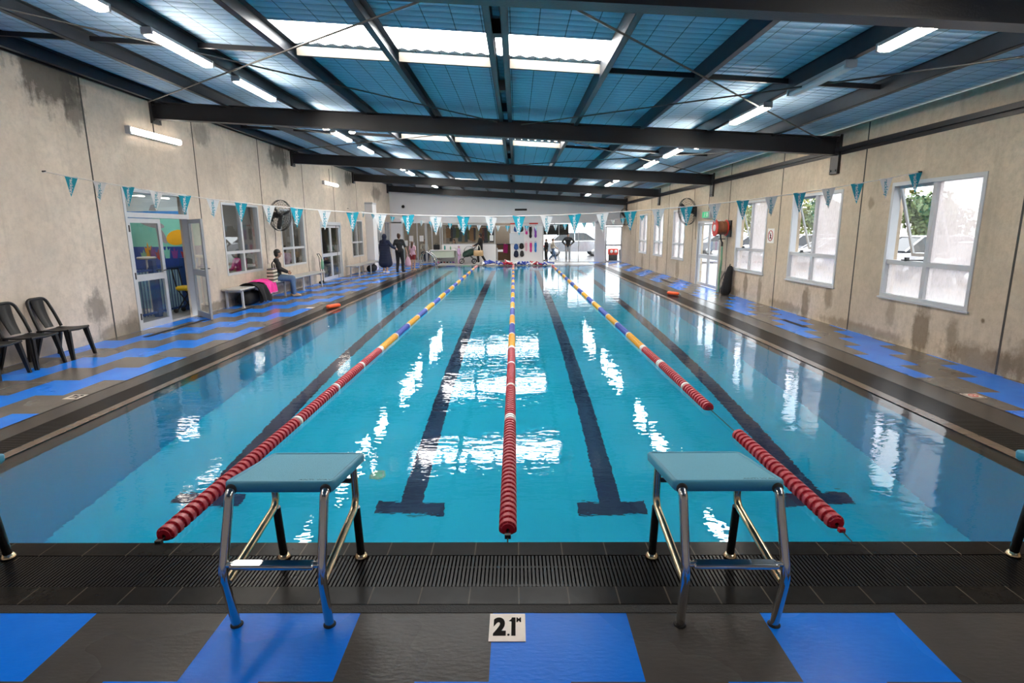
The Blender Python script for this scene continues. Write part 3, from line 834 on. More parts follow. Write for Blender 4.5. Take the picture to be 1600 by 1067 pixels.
# ------------------------------------------------------------------ mural room and viewing room beyond the left wall
M_RM = mat('viewing_room_wall', (.30, .28, .25), .8, var=.12, vscale=1.5)
M_RMF = mat('viewing_room_floor', (.30, .30, .31), .4, var=.1)
M_DKC = mat('dark_ceiling', (.03, .03, .035), .8)
for nm, bx_, m, lb in (('wall_mural', (-12.3, LX-.2, 13.2, 13.35, 0, 2.8), M_RM, 'end wall of the mural room'), ('wall_mural_side', (-12.4, -12.3, 6.5, 13.35, 0, 2.8), M_RM, 'long wall of the mural room'), ('wall_mural_back', (-12.4, LX-.2, 6.4, 6.5, 0, 2.8), M_RM, 'near wall of the mural room'),
        ('wall_viewing', (-10.6, -10.5, 13.35, 31.4, 0, 2.8), M_RM, 'long wall of the viewing room'), ('wall_viewing_end', (-10.6, LX-.2, 31.4, 31.5, 0, 2.8), M_RM, 'end wall of the viewing room'), ('floor_side_rooms', (-12.4, LX-.2, 6.4, 31.5, -.1, 0), M_RMF, 'grey floor of the side rooms'),
        ('ceiling_mural', (-12.4, LX-.2, 6.4, 13.35, 2.75, 2.85), M_DKC, 'dark ceiling of the mural room'), ('ceiling_viewing', (-10.6, LX-.2, 13.35, 31.5, 2.8, 2.9), M_OFFW, 'pale ceiling of the viewing room')):
    b = MB(); b.box(*bx_); struct(b.build(nm, m), lb, nm.split('_')[0])
# outside ground
b = MB(); b.box(RX+.2, 70, -30, 90, -.25, -.12, 0); b.box(-40, 70, YF+.15, 90, -.25, -.02, 0)
struct(b.build('ground', M_ASPH), 'wet pale car park ground outside', 'ground')

# ------------------------------------------------------------------ lights
def ceiling_light(i, x, y, label, lit=True, m=None):
    t = thing('ceiling_light', label, 'light', (x, y, zr(x)), 0, 'fluorescent roof lights')
    b = MB(); b.box(-.055, .055, -.64, .64, -.035, 0); b.box(-.06, .06, -.655, -.62, -.075, 0); b.box(-.06, .06, .62, .655, -.075, 0)
    b.build('housing', M_ALU_G, t)
    b = MB(); b.bbox(-.052, .052, -.62, .62, -.085, -.036, .012); b.build('diffuser', (m or M_TUBE) if lit else M_DIFF, t)
    return t
od = ['first', 'second', 'third', 'fourth', 'fifth', 'sixth', 'seventh', 'eighth', 'ninth', 'tenth', 'eleventh', 'twelfth']
LY = [5.40, 7.33, 9.32, 12.05, 13.72, 15.85, 18.95, 20.4, 22.3, 25.4, 27.0, 28.9]
RY = [5.18, 6.98, 8.95, 11.5, 13.15, 15.2, 18.3, 20.0, 21.9, 24.5, 26.3, 28.2]
for i, y in enumerate(LY): ceiling_light(i, -4.08, y, 'lit roof tube, %s from the camera in the bench-side row' % od[i])
for i, y in enumerate(RY): ceiling_light(i, 3.52, y, ('lit roof tube, %s from the camera in the window-side row' % od[i]) if i != 1 else 'unlit grey roof tube, the only dark one in the window-side row', i != 1)
for y in (.6, 2.6):
    for x, w_ in ((-4.08, 'bench-side'), (3.52, 'window-side')): ceiling_light(0, x, y, 'lit roof tube over the near deck in the %s row, %s the camera' % (w_, 'just past' if y > 1 else 'above'))
def wall_light(y0, y1, z, label):
    t = thing('wall_light', label, 'light', (LX, (y0+y1)/2, z), 0, 'batten lights on the concrete wall')
    h = (y1-y0)/2
    b = MB(); b.box(0, .05, -h, h, -.06, .06); b.box(0, .09, -h-.02, -h+.02, -.065, .065); b.build('housing', M_ALU_G, t)
    b = MB()
    pr = [(.05, -.055), (.085, -.05), (.105, -.02), (.105, .02), (.085, .05), (.05, .055)]
    b.prism(pr, -h+.02, h, 'y'); b.build('diffuser', M_TUBEW, t)
    b = MB(); b.box(0, .012, .03, .045, .06, .55); b.build('conduit', M_STEEL, t)
wall_light(10.42, 11.95, 3.58, 'lit batten light on concrete wall above the open double door')
wall_light(20.65, 22.2, 3.50, 'lit batten light on concrete wall above the closed double door')
for x, y, l in ((-3.6, 12.9, 'bench-side'), (3.75, 12.15, 'window-side')):
    t = thing('downlight', 'small round lamp under the roof on the %s half' % l, 'light', (x, y, zr(x)))
    b = MB(); b.lathe([(0, .002), (.03, .002), (.06, -.03), (.085, -.06), (.08, -.065), (.0, -.058)], 'z', n=20); b.build('lamp_shade', M_ALU_G, t)
    b = MB(); b.lathe([(0, -.060), (.07, -.066), (.05, -.085), (0, -.092)], 'z', n=20); b.build('bulb', M_TUBE, t)

# ------------------------------------------------------------------ starting blocks
def arc(path, r=.05, n=5):
    P = [Vector(p) for p in path]; out = [P[0]]
    for i in range(1, len(P)-1):
        a = (P[i-1]-P[i]); c = (P[i+1]-P[i]); q = min(r, a.length*.45, c.length*.45)
        s0, s1 = P[i]+a.normalized()*q, P[i]+c.normalized()*q
        for k in range(n+1):
            t = k/n; out.append(s0*(1-t)**2+P[i]*2*t*(1-t)+s1*t*t)
    out.append(P[-1]); return out
def starting_block(label):
    """local origin on the deck under the platform; +y towards the pool"""
    t = thing('starting_block', label, 'starting block', group='starting blocks at the deep end')
    # platform with a shallow tray rim, sloping to the water
    b = MB(); hw, L, th = .252, .53, .052
    y0 = -.19; tilt = math.atan2(.075, .52)
    def P(x, l, h): return (x, y0+l*math.cos(tilt)+h*math.sin(tilt), .668-l*math.sin(tilt)+h*math.cos(tilt))
    def ring(ins, h, r, seg=5):
        pts = []
        for cx, cl, a0 in ((hw-r, L-r, 0), (-hw+r, L-r, PI/2), (-hw+r, r, PI), (hw-r, r, 1.5*PI)):
            for k in range(seg+1):
                a = a0+PI/2*k/seg; q = r-ins
                pts.append(P(cx+q*math.cos(a), cl+q*math.sin(a), h))
        return pts
    rs = [ring(.012, -th, .03), ring(.0, -th+.012, .03), ring(0, -.008, .03), ring(.006, 0, .03), ring(.020, 0, .03), ring(.023, -.004, .03)]
    n = len(rs[0]); vs = [p for r_ in rs for p in r_]; fs = []
    for i in range(len(rs)-1):
        for k in range(n):
            l = (k+1) % n; fs.append((i*n+k, i*n+l, (i+1)*n+l, (i+1)*n+k))
    b.add(vs, fs, 0, True); b.add(rs[0], [tuple(range(n))[::-1]], 0); b.add(rs[-1], [tuple(range(n))], 1)
    pf = b.build('platform', [M_BLOCK, M_BLOCKT], t)
    o = text_obj('ANTI WAVE', .024, M_BLOCKD, pf, P(.16, .045, -.0036), (-tilt, 0, 0), 'embossed_lettering', depth=.0006, width=1.3)
    r = .0205
    for sx in (-1, 1):
        x = sx*.215
        b = MB(); b.tube(arc([(x, -.10, .622), (x, -.215, .632), (x*1.0, -.235, .56), (x*1.02, -.335, .29), (x, -.275, .0)], .055), r, 14)
        fl_ = b.build('leg', M_CHROME, t)
        b = MB(); b.lathe([(.028, -.262+.262), (.028, .006), (.022, .010)], 'z', (x, -.275, 0), 14); b.build('rubber_foot', M_BLACKP, fl_)
        b = MB(); b.tube(arc([(x, .22, .565), (x, .235, .34), (x, -.31, .245)], .07, 7), r*.92, 14)
        b.build('diagonal_brace', M_STAIN, t)
        b = MB(); b.tube([(x, .225, .325), (x, .262, .012)], r*1.05, 14)
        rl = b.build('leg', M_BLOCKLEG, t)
        b = MB(); b.lathe([(r, .03), (r+.004, .028), (.036, .012), (.036, .004), (.0, .004)], 'z', (x, .262, 0), 18); b.build('floor_flange', M_STAIN, rl)
        b = MB(); b.ell((x, -.196, .634), (.026, .012, .026), 14, 8); b.build('socket', M_BLACK, t)
    b = MB()
    b.tube([(-.215, -.318, .335), (-.17, -.318, .335)], .013, 10); b.tube([(.215, -.318, .335), (.17, -.318, .335)], .013, 10)
    b.bbox(-.185, .185, -.345, -.292, .322, .346, .010); b.build('foot_rail', M_CHROME, t)
    b = MB(); b.tube([(-.215, .228, .475), (.215, .228, .475)], .013, 10); b.build('rear_crossbar', M_STEEL, t)
    return t
M_BLOCK = mat('block_moulding', (.045, .27, .40), .5, var=.06)
M_BLOCKT = mat('block_grip_top', (.13, .42, .56), .5, spec=.25, var=.10, vscale=90, bump=.5, bscale=260)
M_BLOCKD = mat('block_lettering', (.10, .26, .34), .6)
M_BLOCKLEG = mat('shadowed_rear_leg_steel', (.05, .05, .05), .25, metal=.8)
blk = starting_block('starting block left of the depth tile, whole in view'); BY = 2.535
blk.location = (-1.085, BY, 0)
dup(blk, (.955, BY, 0), 0, 'starting block right of the depth tile, whole in view')
dup(blk, (-3.06, BY, 0), 0, 'cut-off starting block at the bench side of the picture')
dup(blk, (2.945, BY+.01, 0), 0, 'cut-off starting block at the window side of the picture')

# ------------------------------------------------------------------ lane ropes
def disc_mesh(m, key):
    b = MB(); R, T = .0545, .033
    b.lathe([(.012, -T), (.041, -T), (.041, -T*.62), (R-.003, -T*.60), (R, -T*.5), (R, T*.5), (R-.003, T*.60), (.041, T*.62), (.041, T), (.012, T)], 'y', n=28, smooth=False)
    for k in range(10):    # spokes between hub and rim
        a = 2*PI*k/10; c, s_ = math.cos(a), math.sin(a)
        b.tube([(.036*c, -T*.98, .036*s_), (.050*c, -T*.5, .050*s_)], .003, 5)
    return b.mesh('float_disc', m)
DM = {k: disc_mesh(m, k) for k, m in (('r', M_RED), ('y', M_YEL), ('b', M_BLU), ('w', M_WHT))}
PITCH = .0665
def rope(x0, x1, label, y_start=3.02, gap=None):
    t = thing('lane_rope', label, 'lane rope', (x0, y_start, 0), group='lane ropes on the pool')
    xa = lambda y: x0+(x1-x0)*(y-3.0)/25.0
    b = MB(); b.tube([(xa(2.945)-x0, 2.945-y_start, -.01), (xa(3.0)-x0, .06, .012), (xa(28.4)-x0, 28.4-y_start, .012), (xa(28.55)-x0, 28.55-y_start, -.01)], .004, 6); b.build('cable', M_BLACK, t)
    b = MB(); b.box(-.018, .018, -.06, -.035, -.012, .016); b.build('end_clip', M_RED if gap else M_BLACKP, t)
    def col(y):
        if y < 8.25:
            for w in (5.05, 6.17, 7.24, 8.2):
                if abs(y-w) < PITCH*.6: return 'w'
            return 'r'
        if y > 26.4: return 'r' if (y*1.7) % 1 < .75 else 'w'
        f = (y-8.27) % 2.1
        if f < .07 or 1.05 < f < 1.13: return 'w'
        return 'y' if f < 1.05 else 'b'
    y = y_start+PITCH/2; n = 0; rest = MB(); order = ['r', 'y', 'b', 'w']
    while y < 28.3:
        if not (gap and gap[0] < y < gap[1]):
            c = col(y)
            if gap and gap[1] <= y < gap[1]+PITCH: pass
            if gap and gap[0]-PITCH <= y <= gap[0]: c = 'r'
            loc = (xa(y)-x0, y-y_start, .012+.003*math.sin(y*2.1))
            if n < 100:
                o = bpy.data.objects.new('float_disc', DM[c]); COL.objects.link(o); o.parent = t; o.location = loc; o.rotation_euler = (0, y*.9, 0)
            else:
                R, T = .0545, .033; mi = order.index(c)
                rest.lathe([(.043, -T), (.0435, -T*.62), (R, -T*.46), (R, T*.46), (.0435, T*.62), (.043, T)], 'y', loc, 10, mi)
            n += 1
        y += PITCH
    rest.build('float_disc', [M_RED, M_YEL, M_BLU, M_WHT], t, kind='stuff')
rope(-2.10, -2.00, 'lane rope on the bench side, behind the whole left block', 3.0)
rope(-.06, -.16, 'middle lane rope running straight down the pool', 3.06)
rope(1.94, 1.80, 'lane rope on the window side with a gap baring its cable', 3.12, (4.62, 5.35))

# ------------------------------------------------------------------ backstroke flags
def flag_meshes(w, h):
    out = {}
    for k, m, tm in (('t', M_TEAL, M_WPEN), ('w', M_WPEN, M_TEALT)):
        b = MB(); th = .0015
        b.prism([(-w/2, 0), (0, -h), (w/2, 0)], -th, th, 'y')
        b.box(-w/2, w/2, -.003, .003, -.012, .006)
        me = b.mesh('pennant', m)
        te = text_mesh('rackley', .068, .0006, .0012, width=1.25)
        te.materials.clear(); te.materials.append(tm)
        out[k] = (me, te)
    return out
def flag_line(y, zc, k, xc, xa, xb, first, n, step, label, w, h, first_col, text=True):
    t = thing('flag_line', label, 'flag line', (0, y, 0), group='backstroke flag lines')
    z = lambda x: zc+k*(x-xc)**2
    b = MB(); N = 48
    b.tube([(xa+(xb-xa)*i/N, 0, z(xa+(xb-xa)*i/N)) for i in range(N+1)], .0075, 6); b.build('cord', M_CORD, t)
    FM = flag_meshes(w, h); rnd = random.Random(3)
    for i in range(n):
        x = first+i*step; c = first_col if i % 2 == 0 else ('w' if first_col == 't' else 't')
        me, te = FM[c]
        o = bpy.data.objects.new('pennant', me); COL.objects.link(o); o.parent = t; o.location = (x, 0, z(x))
        sl = math.atan(2*k*(x-xc)); o.rotation_euler = (rnd.uniform(-.06, .06), -sl*.7, rnd.uniform(-.10, .10))
        p = bpy.data.objects.new('lettering', te); COL.objects.link(p); p.parent = o
        p.location = (0, -.0022, -h*.43); p.rotation_euler = (PI/2, PI/2, 0)
    for x in (xa, xb):
        b = MB(); b.tube([(x-.0, 0, z(x)), (x+(.05 if x < 0 else -.05), 0, z(x))], .012, 8); b.build('wall_eye', M_STEEL, t)
flag_line(8.45, 1.98, .0155, -.28, LX+.005, RX-.005, -6.53, 31, .4105, 'nearer line of teal and white triangular flags across the pool', .19, .285, 't')
flag_line(23.5, 1.945, .0150, .1, LX+.005, RX-.005, -6.28, 30, .3945, 'farther line of teal and white triangular flags across the pool', .19, .24, 'w')

# ------------------------------------------------------------------ depth tiles
def tile(x, y, w, d, rz, label, kind):
    t = thing('depth_tile', label, 'tile', (x, y, 0), rz)
    b = MB(); b.box(-w/2, w/2, -d/2, d/2, 0, .004); b.build('tile_face', M_CREAM, t)
    if kind == 'deep':
        def fit(txt, x0, x1, y0, y1, bold, name):
            o = text_obj(txt, .2, M_LETTER, t, (0, 0, .0043), (0, 0, 0), name, depth=.0008, bold=bold)
            vs = o.data.vertices; xs = [v.co.x for v in vs]; ys = [v.co.y for v in vs]
            for v in vs:
                v.co.x = x0+(v.co.x-min(xs))/(max(xs)-min(xs))*(x1-x0)*1.0; v.co.y = y0+(v.co.y-min(ys))/(max(ys)-min(ys))*(y1-y0)
        fit('2', -w*.39, -w*.04, -d*.31, d*.35, .012, 'lettering'); fit('.', w*.0, w*.065, -d*.31, -d*.245, .012, 'lettering'); fit('M', w*.25, w*.38, d*.18, d*.35, .008, 'small_lettering')
        b = MB(); b.prism([(w*.035, d*.22), (w*.10, d*.28), (w*.12, d*.35), (w*.225, d*.35), (w*.225, -d*.31), (w*.11, -d*.31), (w*.11, d*.20)], .0040, .0051, 'z'); b.build('lettering', M_LETTER, t)
    elif kind == 'nodive':
        b = MB()
        for a, c, e, f in ((-.07, .07, -.075, -.068), (-.07, .07, .068, .075), (-.07, -.063, -.068, .068), (.063, .07, -.068, .068)): b.box(a, c, e, f, .004, .0048)
        b.build('printed_border', M_LETTER, t)
        b = MB(); ring = [(.042*math.cos(a*PI/12), .042*math.sin(a*PI/12), .0045) for a in range(24)]; b.tube(ring, .0045, 6, closed=True); b.tube([(-.03, .03, .0045), (.03, -.03, .0045)], .0045, 6)
        b.build('prohibition_ring', M_REDP, t)
    return t
tile(-.05, 2.24, .165, .18, 0, 'cream depth tile reading 2.1 M on the near deck', 'deep')
tile(-4.885, 5.89, .165, .17, math.radians(-90), 'cream depth tile on the deck on the bench side', 'deep')
tile(4.90, 5.80, .16, .17, math.radians(90), 'cream no-diving tile on the deck on the window side', 'nodive')
tile(-4.90, 13.1, .165, .17, math.radians(-90), 'small cream tile on bench-side deck near the orange float', 'plain')
# slot drains
for (x0, x1, y0, y1, l) in ((-6.52, -6.36, 9.45, 11.4, 'before the open double door'), (-6.22, -6.08, 18.6, 20.6, 'before the closed double door'), (5.22, 5.34, 10.1, 11.0, 'under the second car park window'), (5.17, 5.29, 18.8, 20.5, 'beyond the glazed exit door'), (-6.42, -6.30, 12.2, 13.4, 'at the near end of the long bench')):
    t = thing('slot_drain', 'dark slot drain in the deck '+l, 'drain', ((x0+x1)/2, (y0+y1)/2, 0))
    b = MB(); w, L = min(.05, (x1-x0)/2), (y1-y0)/2
    b.box(-w, -w+.01, -L, L, -.001, .004); b.box(w-.01, w, -L, L, -.001, .004); b.box(-w+.01, w-.01, -L, L, -.001, .0015); b.build('channel', M_BLACK, t)
    b = MB(); n = int(2*L/.05)
    for i in range(n): b.box(-w+.01, w-.01, -L+i*.05, -L+i*.05+.018, .001, .004)
    b.build('slotted_cover', M_STEEL, t)

# ------------------------------------------------------------------ plastic chairs
def chair():
    t = thing('plastic_chair', '', 'chair', group='black plastic chairs by the wall')
    # local: +x is the front, seat at .44
    b = MB(); n = 8
    # moulded seat shell
    rows = []
    for i in range(n+1):
        u = i/n; x = -.20+.42*u
        hw = .20+.025*u; z = .425+.012*math.sin(PI*u)*-1+.012*u
        rows.append([(x, -hw, z+.0), (x, -hw*.6, z-.012), (x, 0, z-.016), (x, hw*.6, z-.012), (x, hw, z)])
    vs = [p for r_ in rows for p in r_]; k = len(vs); vs += [(p[0], p[1], p[2]-.018) for p in vs]
    fs = []
    for i in range(n):
        for j in range(4):
            a = i*5+j; fs.append((a, a+5, a+6, a+1)); fs.append((a+k, a+1+k, a+6+k, a+5+k))
    for i in range(n):
        a = i*5; fs.append((a, a+k, a+5+k, a+5)); a += 4; fs.append((a, a+5, a+5+k, a+k))
    for j in range(4): fs.append((j, j+1, j+1+k, j+k)); a = n*5+j; fs.append((a, a+k, a+1+k, a+1))
    b.add(vs, fs, 0, True)
    b.tube([(.225, -.205, .423), (.238, 0, .412), (.225, .205, .423)], .016, 8)
    b.build('seat', M_BLACKP, t)
    # open-sided backrest: outer hoop and one wide centre slat
    fr = MB()
    hoop = arc([(-.17, -.205, .43), (-.235, -.20, .62), (-.315, -.165, .855), (-.315, .165, .855), (-.235, .20, .62), (-.17, .205, .43)], .09, 6)
    fr.tube(hoop, .021, 8); fr.build('back_frame', M_BLACKP, t)
    sl = MB(); pts = []
    for i in range(7):
        u = i/6; z = .44+.41*u; x = -.185-.125*u-.02*math.sin(PI*u); hw = .072+.035*u
        pts.append([(x+.012, -hw, z), (x, 0, z), (x+.012, hw, z)])
    vs = [p for r_ in pts for p in r_]; k = len(vs); vs += [(p[0]-.014, p[1], p[2]) for p in vs]; fs = []
    for i in range(6):
        for j in range(2):
            a = i*3+j; fs.append((a, a+1, a+4, a+3)); fs.append((a+k, a+3+k, a+4+k, a+1+k))
        fs.append((i*3, i*3+3, i*3+3+k, i*3+k)); a = i*3+2; fs.append((a, a+k, a+3+k, a+3))
    sl.add(vs, fs, 0, True); sl.build('back_slat', M_BLACKP, t)
    for sx, sy in ((1, -1), (1, 1), (-1, -1), (-1, 1)):
        b = MB()
        top = (.20*sx if sx > 0 else -.17, .185*sy, .42); bot = (.255 if sx > 0 else -.27, .225*sy, 0)
        d = .034
        P = []
        for (cx, cy_, cz), s_ in ((top, 1.0), (bot, .62)):
            q = d*s_
            P += [(cx-q, cy_-q*sy, cz), (cx+q, cy_-q*sy, cz), (cx+q, cy_+q*.2*sy, cz), (cx+q*.2, cy_+q*.2*sy, cz), (cx+q*.2, cy_+q*sy*.8, cz), (cx-q, cy_+q*sy*.8, cz)]
        m = 6
        b.add(P, [tuple(range(m)), tuple(range(m, 2*m))[::-1]]+[(i, i+m, (i+1) % m+m, (i+1) % m) for i in range(m)])
        b.build('leg', M_BLACKP, t)
    return t
ch = chair(); ch['label'] = 'black plastic chair nearest the double door'
ch.location = (-6.60, 7.93, 0); ch.rotation_euler = (0, 0, math.radians(2))
dup(ch, (-6.60, 7.36, 0), math.radians(-3), 'middle one of three black plastic chairs in view')
dup(ch, (-6.60, 6.78, 0), math.radians(0), 'cut-off black plastic chair at the picture edge')

# ------------------------------------------------------------------ benches
def bench(label, x0, x1, y0, y1, legs, ztop=.46):
    t = thing('bench', label, 'bench', ((x0+x1)/2, (y0+y1)/2, 0))
    b = MB()
    w = (x1-x0)/3
    for i in range(3): b.bbox(x0+i*w+.004, x1-(2-i)*w-.004, y0, y1, ztop-.045, ztop, .006)
    b.build('seat', M_BENCH, t, True)
    for y in legs:
        b = MB(); b.box(x1-.06, x1-.02, y-.025, y+.025, 0, ztop-.045); b.box(x1-.075, x1-.005, y-.04, y+.04, 0, .008); b.build('leg', M_ALU, t, True)
        b = MB(); b.box(x0+.02, x0+.06, y-.025, y+.025, 0, ztop-.045); b.box(x0+.06, x1-.06, y-.02, y+.02, ztop-.09, ztop-.045); b.build('leg', M_ALU, t, True)
    return t
bench('long white bench under the first bench-side windows', -6.93, -6.47, 13.0, 18.9, [13.15, 15.6, 17.0, 18.6])
bench('shorter bench beyond the closed double door', -6.62, -6.20, 21.7, 25.8, [22.2, 24.0, 25.5])

# ------------------------------------------------------------------ wall fans
def fan(label, loc, rz, r=.40, tilt=.12):
    t = thing('wall_fan', label, 'fan', loc, rz, 'black wall fans')
    tl = Matrix.Rotation(tilt, 3, 'Y')
    X = .36
    def T(p): q = tl @ Vector(p); return (q.x+X, q.y, q.z)
    b = MB()
    b.box(0, .03, -.07, .07, -.16, .16); b.tube([(.02, 0, -.08), (.12, 0, -.06), T((-.2, 0, 0))], .022, 10); b.build('wall_bracket', M_BLACKP, t)
    b = MB(); b.tube([T((-.24, 0, 0)), T((-.21, 0, 0)), T((-.08, 0, 0)), T((-.05, 0, 0))], [.06, .085, .085, .05], 16); b.build('motor', M_BLACKP, t)
    g = MB()
    for s_, d in ((.09, .06), (-.09, -.06)):
        for f in (.22, .40, .58, .76, .90):
            g.tube([T((s_*math.sqrt(max(0, 1-f*f*.85)), r*f*math.cos(a*PI/16), r*f*math.sin(a*PI/16))) for a in range(32)], .0028, 4, closed=True)
        for k in range(28):
            a = 2*PI*k/28
            g.tube([T((s_*math.sqrt(max(0, 1-f*f*.85)), r*f*math.cos(a), r*f*math.sin(a))) for f in (.12, .4, .7, .9, 1.0)], .0024, 4)
    g.tube([T((0, r*math.cos(a*PI/20), r*math.sin(a*PI/20))) for a in range(40)], .009, 6, closed=True)
    g.tube([T((.034, r*math.cos(a*PI/20), r*math.sin(a*PI/20))) for a in range(40)], .006, 6, closed=True)
    g.tube([T((-.034, r*math.cos(a*PI/20), r*math.sin(a*PI/20))) for a in range(40)], .006, 6, closed=True)
    g.build('guard', M_BLACK, t)
    b = MB(); b.lathe([(0, .05), (.05, .045), (.06, .02), (.06, -.05)], 'x', (0, 0, 0), 16)
    b.v = [T(v) for v in b.v]; b.build('hub', M_BLACKP, t)
    for k in range(3):
        a0 = 2*PI*k/3+.35; b = MB(); P = []
        for f, wd in ((.12, .30), (.45, .42), (.75, .40), (.92, .28)):
            for s_ in (-1, 1):
                a = a0+s_*wd*.9*(.35/max(f, .35)); tw = s_*.035*(1-f*.4)
                P.append(T((tw, r*f*math.cos(a), r*f*math.sin(a))))
        n = len(P); P += [(p[0]+.006, p[1], p[2]) for p in P]; fs = []
        for i in range(3):
            q = 2*i; fs += [(q, q+1, q+3, q+2), (q+n, q+2+n, q+3+n, q+1+n), (q, q+2, q+2+n, q+n), (q+1, q+1+n, q+3+n, q+3)]
        fs += [(0, n, n+1, 1), (6, 7, 7+n, 6+n)]
        b.add(P, fs, 0, True); b.build('blade', M_BLACKP, t)
    b = MB(); b.tube([(.03, .06, -.15), (.05, .08, -.5), (.03, .07, -.9)], .006, 6); b.build('power_cord', M_BLACK, t)
    return t
f1 = fan('black wall fan over the bench-side window, behind the flags', (LX, 16.1, 2.22), math.radians(-20), .42)
dup(f1, (RX, 18.75, 2.33), math.radians(180+22), 'black wall fan beside the green exit sign')
dup(f1, (RX, 29.3, 2.40), math.radians(180+22), 'black wall fan in the far corner of the window wall')

# ------------------------------------------------------------------ right wall fittings
t = thing('hose_reel', 'red wall hose reel with green hose hanging between door and window', 'hose reel', (RX, 15.72, 1.80))
def disc(x0, x1, r, m, name, n=36, z=0, hole=0):
    b = MB(); b.lathe([(hole, x0), (r, x0), (r+.006, x0+.004), (r+.006, x1-.004), (r, x1), (hole, x1), (hole, x0)], 'x', (0, 0, z), n, smooth=False); return b.build(name, m, t)
disc(-.12, -.10, .215, M_REDP, 'back_flange'); disc(-.42, -.395, .225, M_REDP, 'front_flange')
b = MB()
for i in range(9): b.tube([(-.125-.03*i, (.16+.012*(i % 2))*math.cos(a*PI/16), (.16+.012*(i % 2))*math.sin(a*PI/16)) for a in range(32)], .017, 8, closed=True)
b.lathe([(.15, -.40), (.15, -.11)], 'x', n=32); b.build('coiled_hose', M_BROWNR, t)
b = MB(); b.lathe([(0, -.440), (.085, -.438), (.095, -.42)], 'x', n=28); b.build('hub_plate', M_WHT, t)
b = MB(); b.box(-.11, 0, -.09, .09, -.06, .06); b.box(-.03, 0, -.15, .15, -.25, .20); b.build('wall_bracket', M_STEEL, t)
b = MB(); b.tube([(-.24, .02, -.17), (-.22, .03, -.30), (-.18, .02, -.42)], .020, 8); b.tube([(-.26, .10, -.30), (-.12, -.04, -.30)], .012, 8); b.lathe([(.03, -.50), (.03, -.40), (.02, -.38)], 'z', (-.18, .02, 0), 10); b.build('valve', M_STEEL, t)
b = MB(); b.tube([(-.18, .02, -.50), (-.17, .03, -.9), (-.20, .05, -1.3), (-.19, .06, -1.70), (-.22, .10, -1.785)], .020, 8)
b.tube([(-.16, .03, -.52), (-.14, .06, -1.0), (-.17, .08, -1.6), (-.14, .12, -1.785)], .016, 8); b.build('hanging_hose', M_GREEN, t)
b = MB(); rnd = random.Random(5)
t = thing('net_bag', 'tall black mesh bag leaning on the wall below the hose reel', 'bag', (RX-.20, 15.22, 0))
prof = [(.0, 0.0), (.13, .012), (.165, .10), (.15, .30), (.125, .50), (.105, .66), (.085, .75), (.04, .79), (0, .80)]
b.lathe(prof, 'z', n=18)
b.v = [(v[0]*.8+.10*(v[2]/.8)+rnd.uniform(-.008, .008), v[1]*.95+rnd.uniform(-.012, .012), v[2]) for v in b.v]; b.build('sack', M_BLKC, t)
b = MB()
for k in range(5): b.tube([(-.12+.05*(z/.8)+.012*math.sin(z*20+k), -.12+.06*k, z) for z in [i*.04+.05 for i in range(16)]], .006, 5)
b.build('net_cord', M_CHARC, t)
b = MB(); b.tube([(.07, 0, .79), (.09, .03, .84), (.10, -.03, .84), (.08, 0, .79)], .008, 6); b.build('drawstring', M_BLACK, t)
t = thing('exit_sign', 'green running-man exit sign on concrete above the glazed door', 'sign', (RX, 17.55, 2.20))
b = MB(); b.box(-.07, 0, -.36, .36, -.10, .10); b.build('sign_box', M_ALU_G, t)
b = MB(); b.box(-.075, -.07, -.20, .34, -.085, .085); b.build('sign_face', M_EXIT, t)
b = MB(); b.tube([(0, .0, .10), (0, 0, .9)], .01, 6); b.build('conduit', M_STEEL, t)
b = MB(); P = lambda y, z: (-.078, y, z)
b.ell(P(.10, .055), (.004, .014, .014), 10, 6)
for p, q in (((.10, .035), (.11, -.01)), ((.11, -.01), (.08, -.04)), ((.08, -.04), (.09, -.07)), ((.11, -.01), (.15, -.03)), ((.15, -.03), (.18, -.06)), ((.10, .03), (.06, .01)), ((.10, .03), (.14, .0))): b.tube([P(*p), P(*q)], .007, 6)
b.box(-.079, -.076, -.15, -.06, -.06, .06); b.build('running_man_symbol', M_WHT, t)
t = thing('warning_sign', 'white no-diving sign with ringed swimmer between two windows', 'sign', (RX, 13.16, 1.61))
b = MB(); b.box(-.008, 0, -.165, .165, -.165, .165); b.build('sign_face', M_WHT, t)
b = MB(); b.tube([(-.01, .115*math.cos(a*PI/16), .115*math.sin(a*PI/16)) for a in range(32)], .008, 6, closed=True); b.tube([(-.01, .08, .08), (-.01, -.08, -.08)], .006, 6); b.build('prohibition_ring', M_LAMPR, t)
b = MB(); b.ell((-.01, .0, .055), (.004, .015, .016), 10, 6)
for p, q in (((0, .035), (.005, -.01)), ((.005, -.01), (-.02, -.07)), ((.005, -.01), (.03, -.07)), ((0, .03), (-.035, .0)), ((0, .03), (.035, .01))): b.tube([(-.01, *p), (-.01, *q)], .007, 6)
b.build('swimmer_symbol', M_LETTER, t)

# orange floats
def kick(loc, rz, label):
    t = thing('rescue_float', label, 'float', loc, rz, 'orange rescue floats')
    b = MB(); b.caps((-.16, 0, .055), (.16, 0, .055), .05, .05, 14, 5); b.v = [(x, y*1.25, z*.95) for x, y, z in b.v]; b.build('float_body', M_ORANGE, t)
    b = MB(); b.tube([(-.2, 0, .06), (-.27, .03, .03), (-.30, .0, .012)], .008, 6); b.build('strap', M_BLACK, t)
kick((-4.32, 13.0, .002), math.radians(62), 'orange float lying on bench-side gutter edge')
kick((4.28, 15.25, .002), math.radians(118), 'orange float lying on window-side gutter edge')

